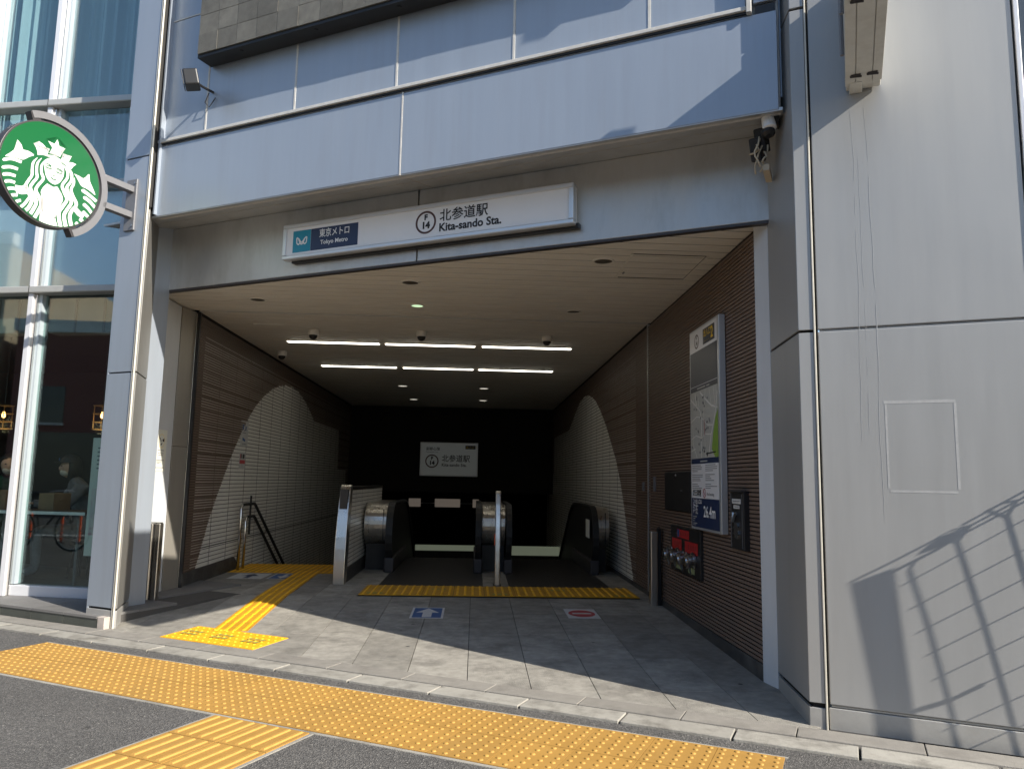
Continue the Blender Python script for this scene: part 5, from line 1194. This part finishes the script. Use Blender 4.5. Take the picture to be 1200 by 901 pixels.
# a second sign box fixed higher on the wall, above the picture; its shadow crosses the upper panels
p2 = thing('projecting_sign', 'second slim projecting sign box above the picture edge, shading the upper panels', 'sign', P(FAC, .15, 4.3, 4.5))
bx('body', FAC, (.05, .22, 4.14, 4.60, 4.50, 4.68), 'dirt_white', p2, bevel=.006); bx('rim', FAC, (.045, .225, 4.135, 4.605, 4.685, 4.70), 'dark_paint', p2)
# gum and grime spots on the ground
random.seed(31); b = MB()
for k in range(46):
    f_, n_ = random.uniform(-6, .8), random.choice((random.uniform(.8, 3.2), random.uniform(4.65, 6.5)))
    p = P(FAC, f_, n_, 0)
    if n_ > 4.6 and (p.x < -2.9 or p.x > 1.8): continue
    z = -1.3013 if n_ < 4 else zf(p.x, p.y) + .0009
    r_ = random.uniform(.006, .02); e_ = random.uniform(.5, 1)
    b.quad(*[Vector((p.x + r_ * math.cos(t * .785) * random.uniform(.8, 1.1), p.y + r_ * e_ * math.sin(t * .785), z)) for t in range(8)])
obj('gum_spots', b, 'grime', None, kind='stuff', fixn=False)

# parked bicycle on the pavement, mirrored in the shop glass
bi = thing('bicycle', 'dark parked bicycle standing by the street, seen as a reflection in the shop window', 'bicycle', (-8.7, 3.66, -1.3))
bdv = GV; bc = Vector((-8.72, 3.66, -.97))
def wheel(c, nm='wheel'):
    b = MB(); b.tube([c + bdv * .33 * math.cos(k * math.pi / 16) + ZV * .33 * math.sin(k * math.pi / 16) for k in range(33)], .018, 8); o = obj(nm, b, 'rubber', bi)
    b = MB(); b.tube([c + bdv * .305 * math.cos(k * math.pi / 16) + ZV * .305 * math.sin(k * math.pi / 16) for k in range(33)], .008, 6); obj('rim', b, 'chrome', o)
    b = MB()
    for k in range(14): b.tube([c, c + bdv * .3 * math.cos(k * math.pi / 7) + ZV * .3 * math.sin(k * math.pi / 7)], .0015, 4)
    obj('spokes', b, 'chrome', o)
wheel(bc); wheel(bc - bdv * 1.05)
b = MB(); r0, f0 = bc - bdv * 1.05, bc; bb_ = bc - bdv * .62 - ZV * .05; seat = bc - bdv * .75 + ZV * .5; hd = bc - bdv * .15 + ZV * .5
for p, q in ((r0, bb_), (r0, seat), (bb_, seat), (bb_, hd), (seat, hd), (hd, f0), (hd, hd + ZV * .15)): b.tube([p, q], .014, 8)
obj('frame', b, 'black', bi)
b = MB(); b.tube([hd + ZV * .15 - HV * .28 - bdv * .12, hd + ZV * .17 - HV * .1, hd + ZV * .17 + HV * .1, hd + ZV * .15 + HV * .28 - bdv * .12], .012, 8); obj('handlebar', b, 'chrome', bi)
b = MB(); b.lathe(seat + ZV * .10, bdv, ((-.14, .05), (-.08, .07), (.0, .05), (.12, .02)), 10); b.tube([seat, seat + ZV * .1], .012, 6); obj('saddle', b, 'black', bi)
bx('reflector', GLS, tuple(), 'white', bi) if False else None
for x, y, l in ((-11.03, 2.64, 'leftmost orange road delineator post'), (-10.02, 2.80, 'middle orange road delineator post'), (-9.78, 2.62, 'orange road delineator post nearest the bicycle')):
    o = thing('delineator_post', l + ' mirrored in the shop glass', 'delineator', (x, y, -1.3), 'orange delineator posts by the street')
    b = MB(); b.lathe((x, y, -1.3), (0, 0, 1), ((0, .07), (.02, .07), (.04, .03)), 14); obj('base', b, 'black', o)
    b = MB(); b.lathe((x, y, -1.26), (0, 0, 1), ((0, .022), (.46, .022), (.50, .01)), 12); obj('tube', b, 'orange', o)
# buildings across the street
def far_building(a0, a1, n0, h, m, label, rows, cols, cat='building', brown=False):
    o = thing('street_building', label, cat, P(FAC, (a0 + a1) / 2, n0, -1.3))
    bx('wall', FAC, (a0, a1, n0 - 9, n0, -1.4, h), m, o)
    fl_h = (h - 2.2) / rows; cw = (a1 - a0) / cols
    for r_ in range(rows):
        for c in range(cols):
            z = 1.6 + r_ * fl_h; a = a0 + c * cw + cw * .28
            w_ = bx('window', FAC, (a, a + cw * .45, n0 - .06, n0 + .02, z, z + fl_h * .5), 'window_glass', o)
            bx('sill', FAC, (a - .05, a + cw * .45 + .05, n0 + .021, n0 + .12, z - .08, z), 'white', w_)
    bx('shop_opening', FAC, (a0 + .6, a1 - .6, n0 - .1, n0 + .01, -1.3, 1.3), 'window_glass', o)
    bx('parapet', FAC, (a0 - .1, a1 + .1, n0 - .3, n0 + .1, h, h + .4), 'white', o)
    return o
far_building(-30, -17.5, -13, 7.5, 'beige_wall', 'beige apartment block across the street mirrored in the left window', 2, 6)
far_building(-17, -8, -13, 4.6, 'pink_wall', 'low dull pink house across the street mirrored in the shop window', 1, 4)
far_building(-7.5, 3, -13.5, 5.5, 'white_wall', 'pale office block across the street behind the viewer', 1, 5)
far_building(-45, -31, -14, 11, 'white_wall', 'tall pale block farthest along the street', 3, 5)
far_building(3.6, 13, -13.2, 5, 'beige_wall', 'low beige house across the street opposite the grey wall', 1, 4)
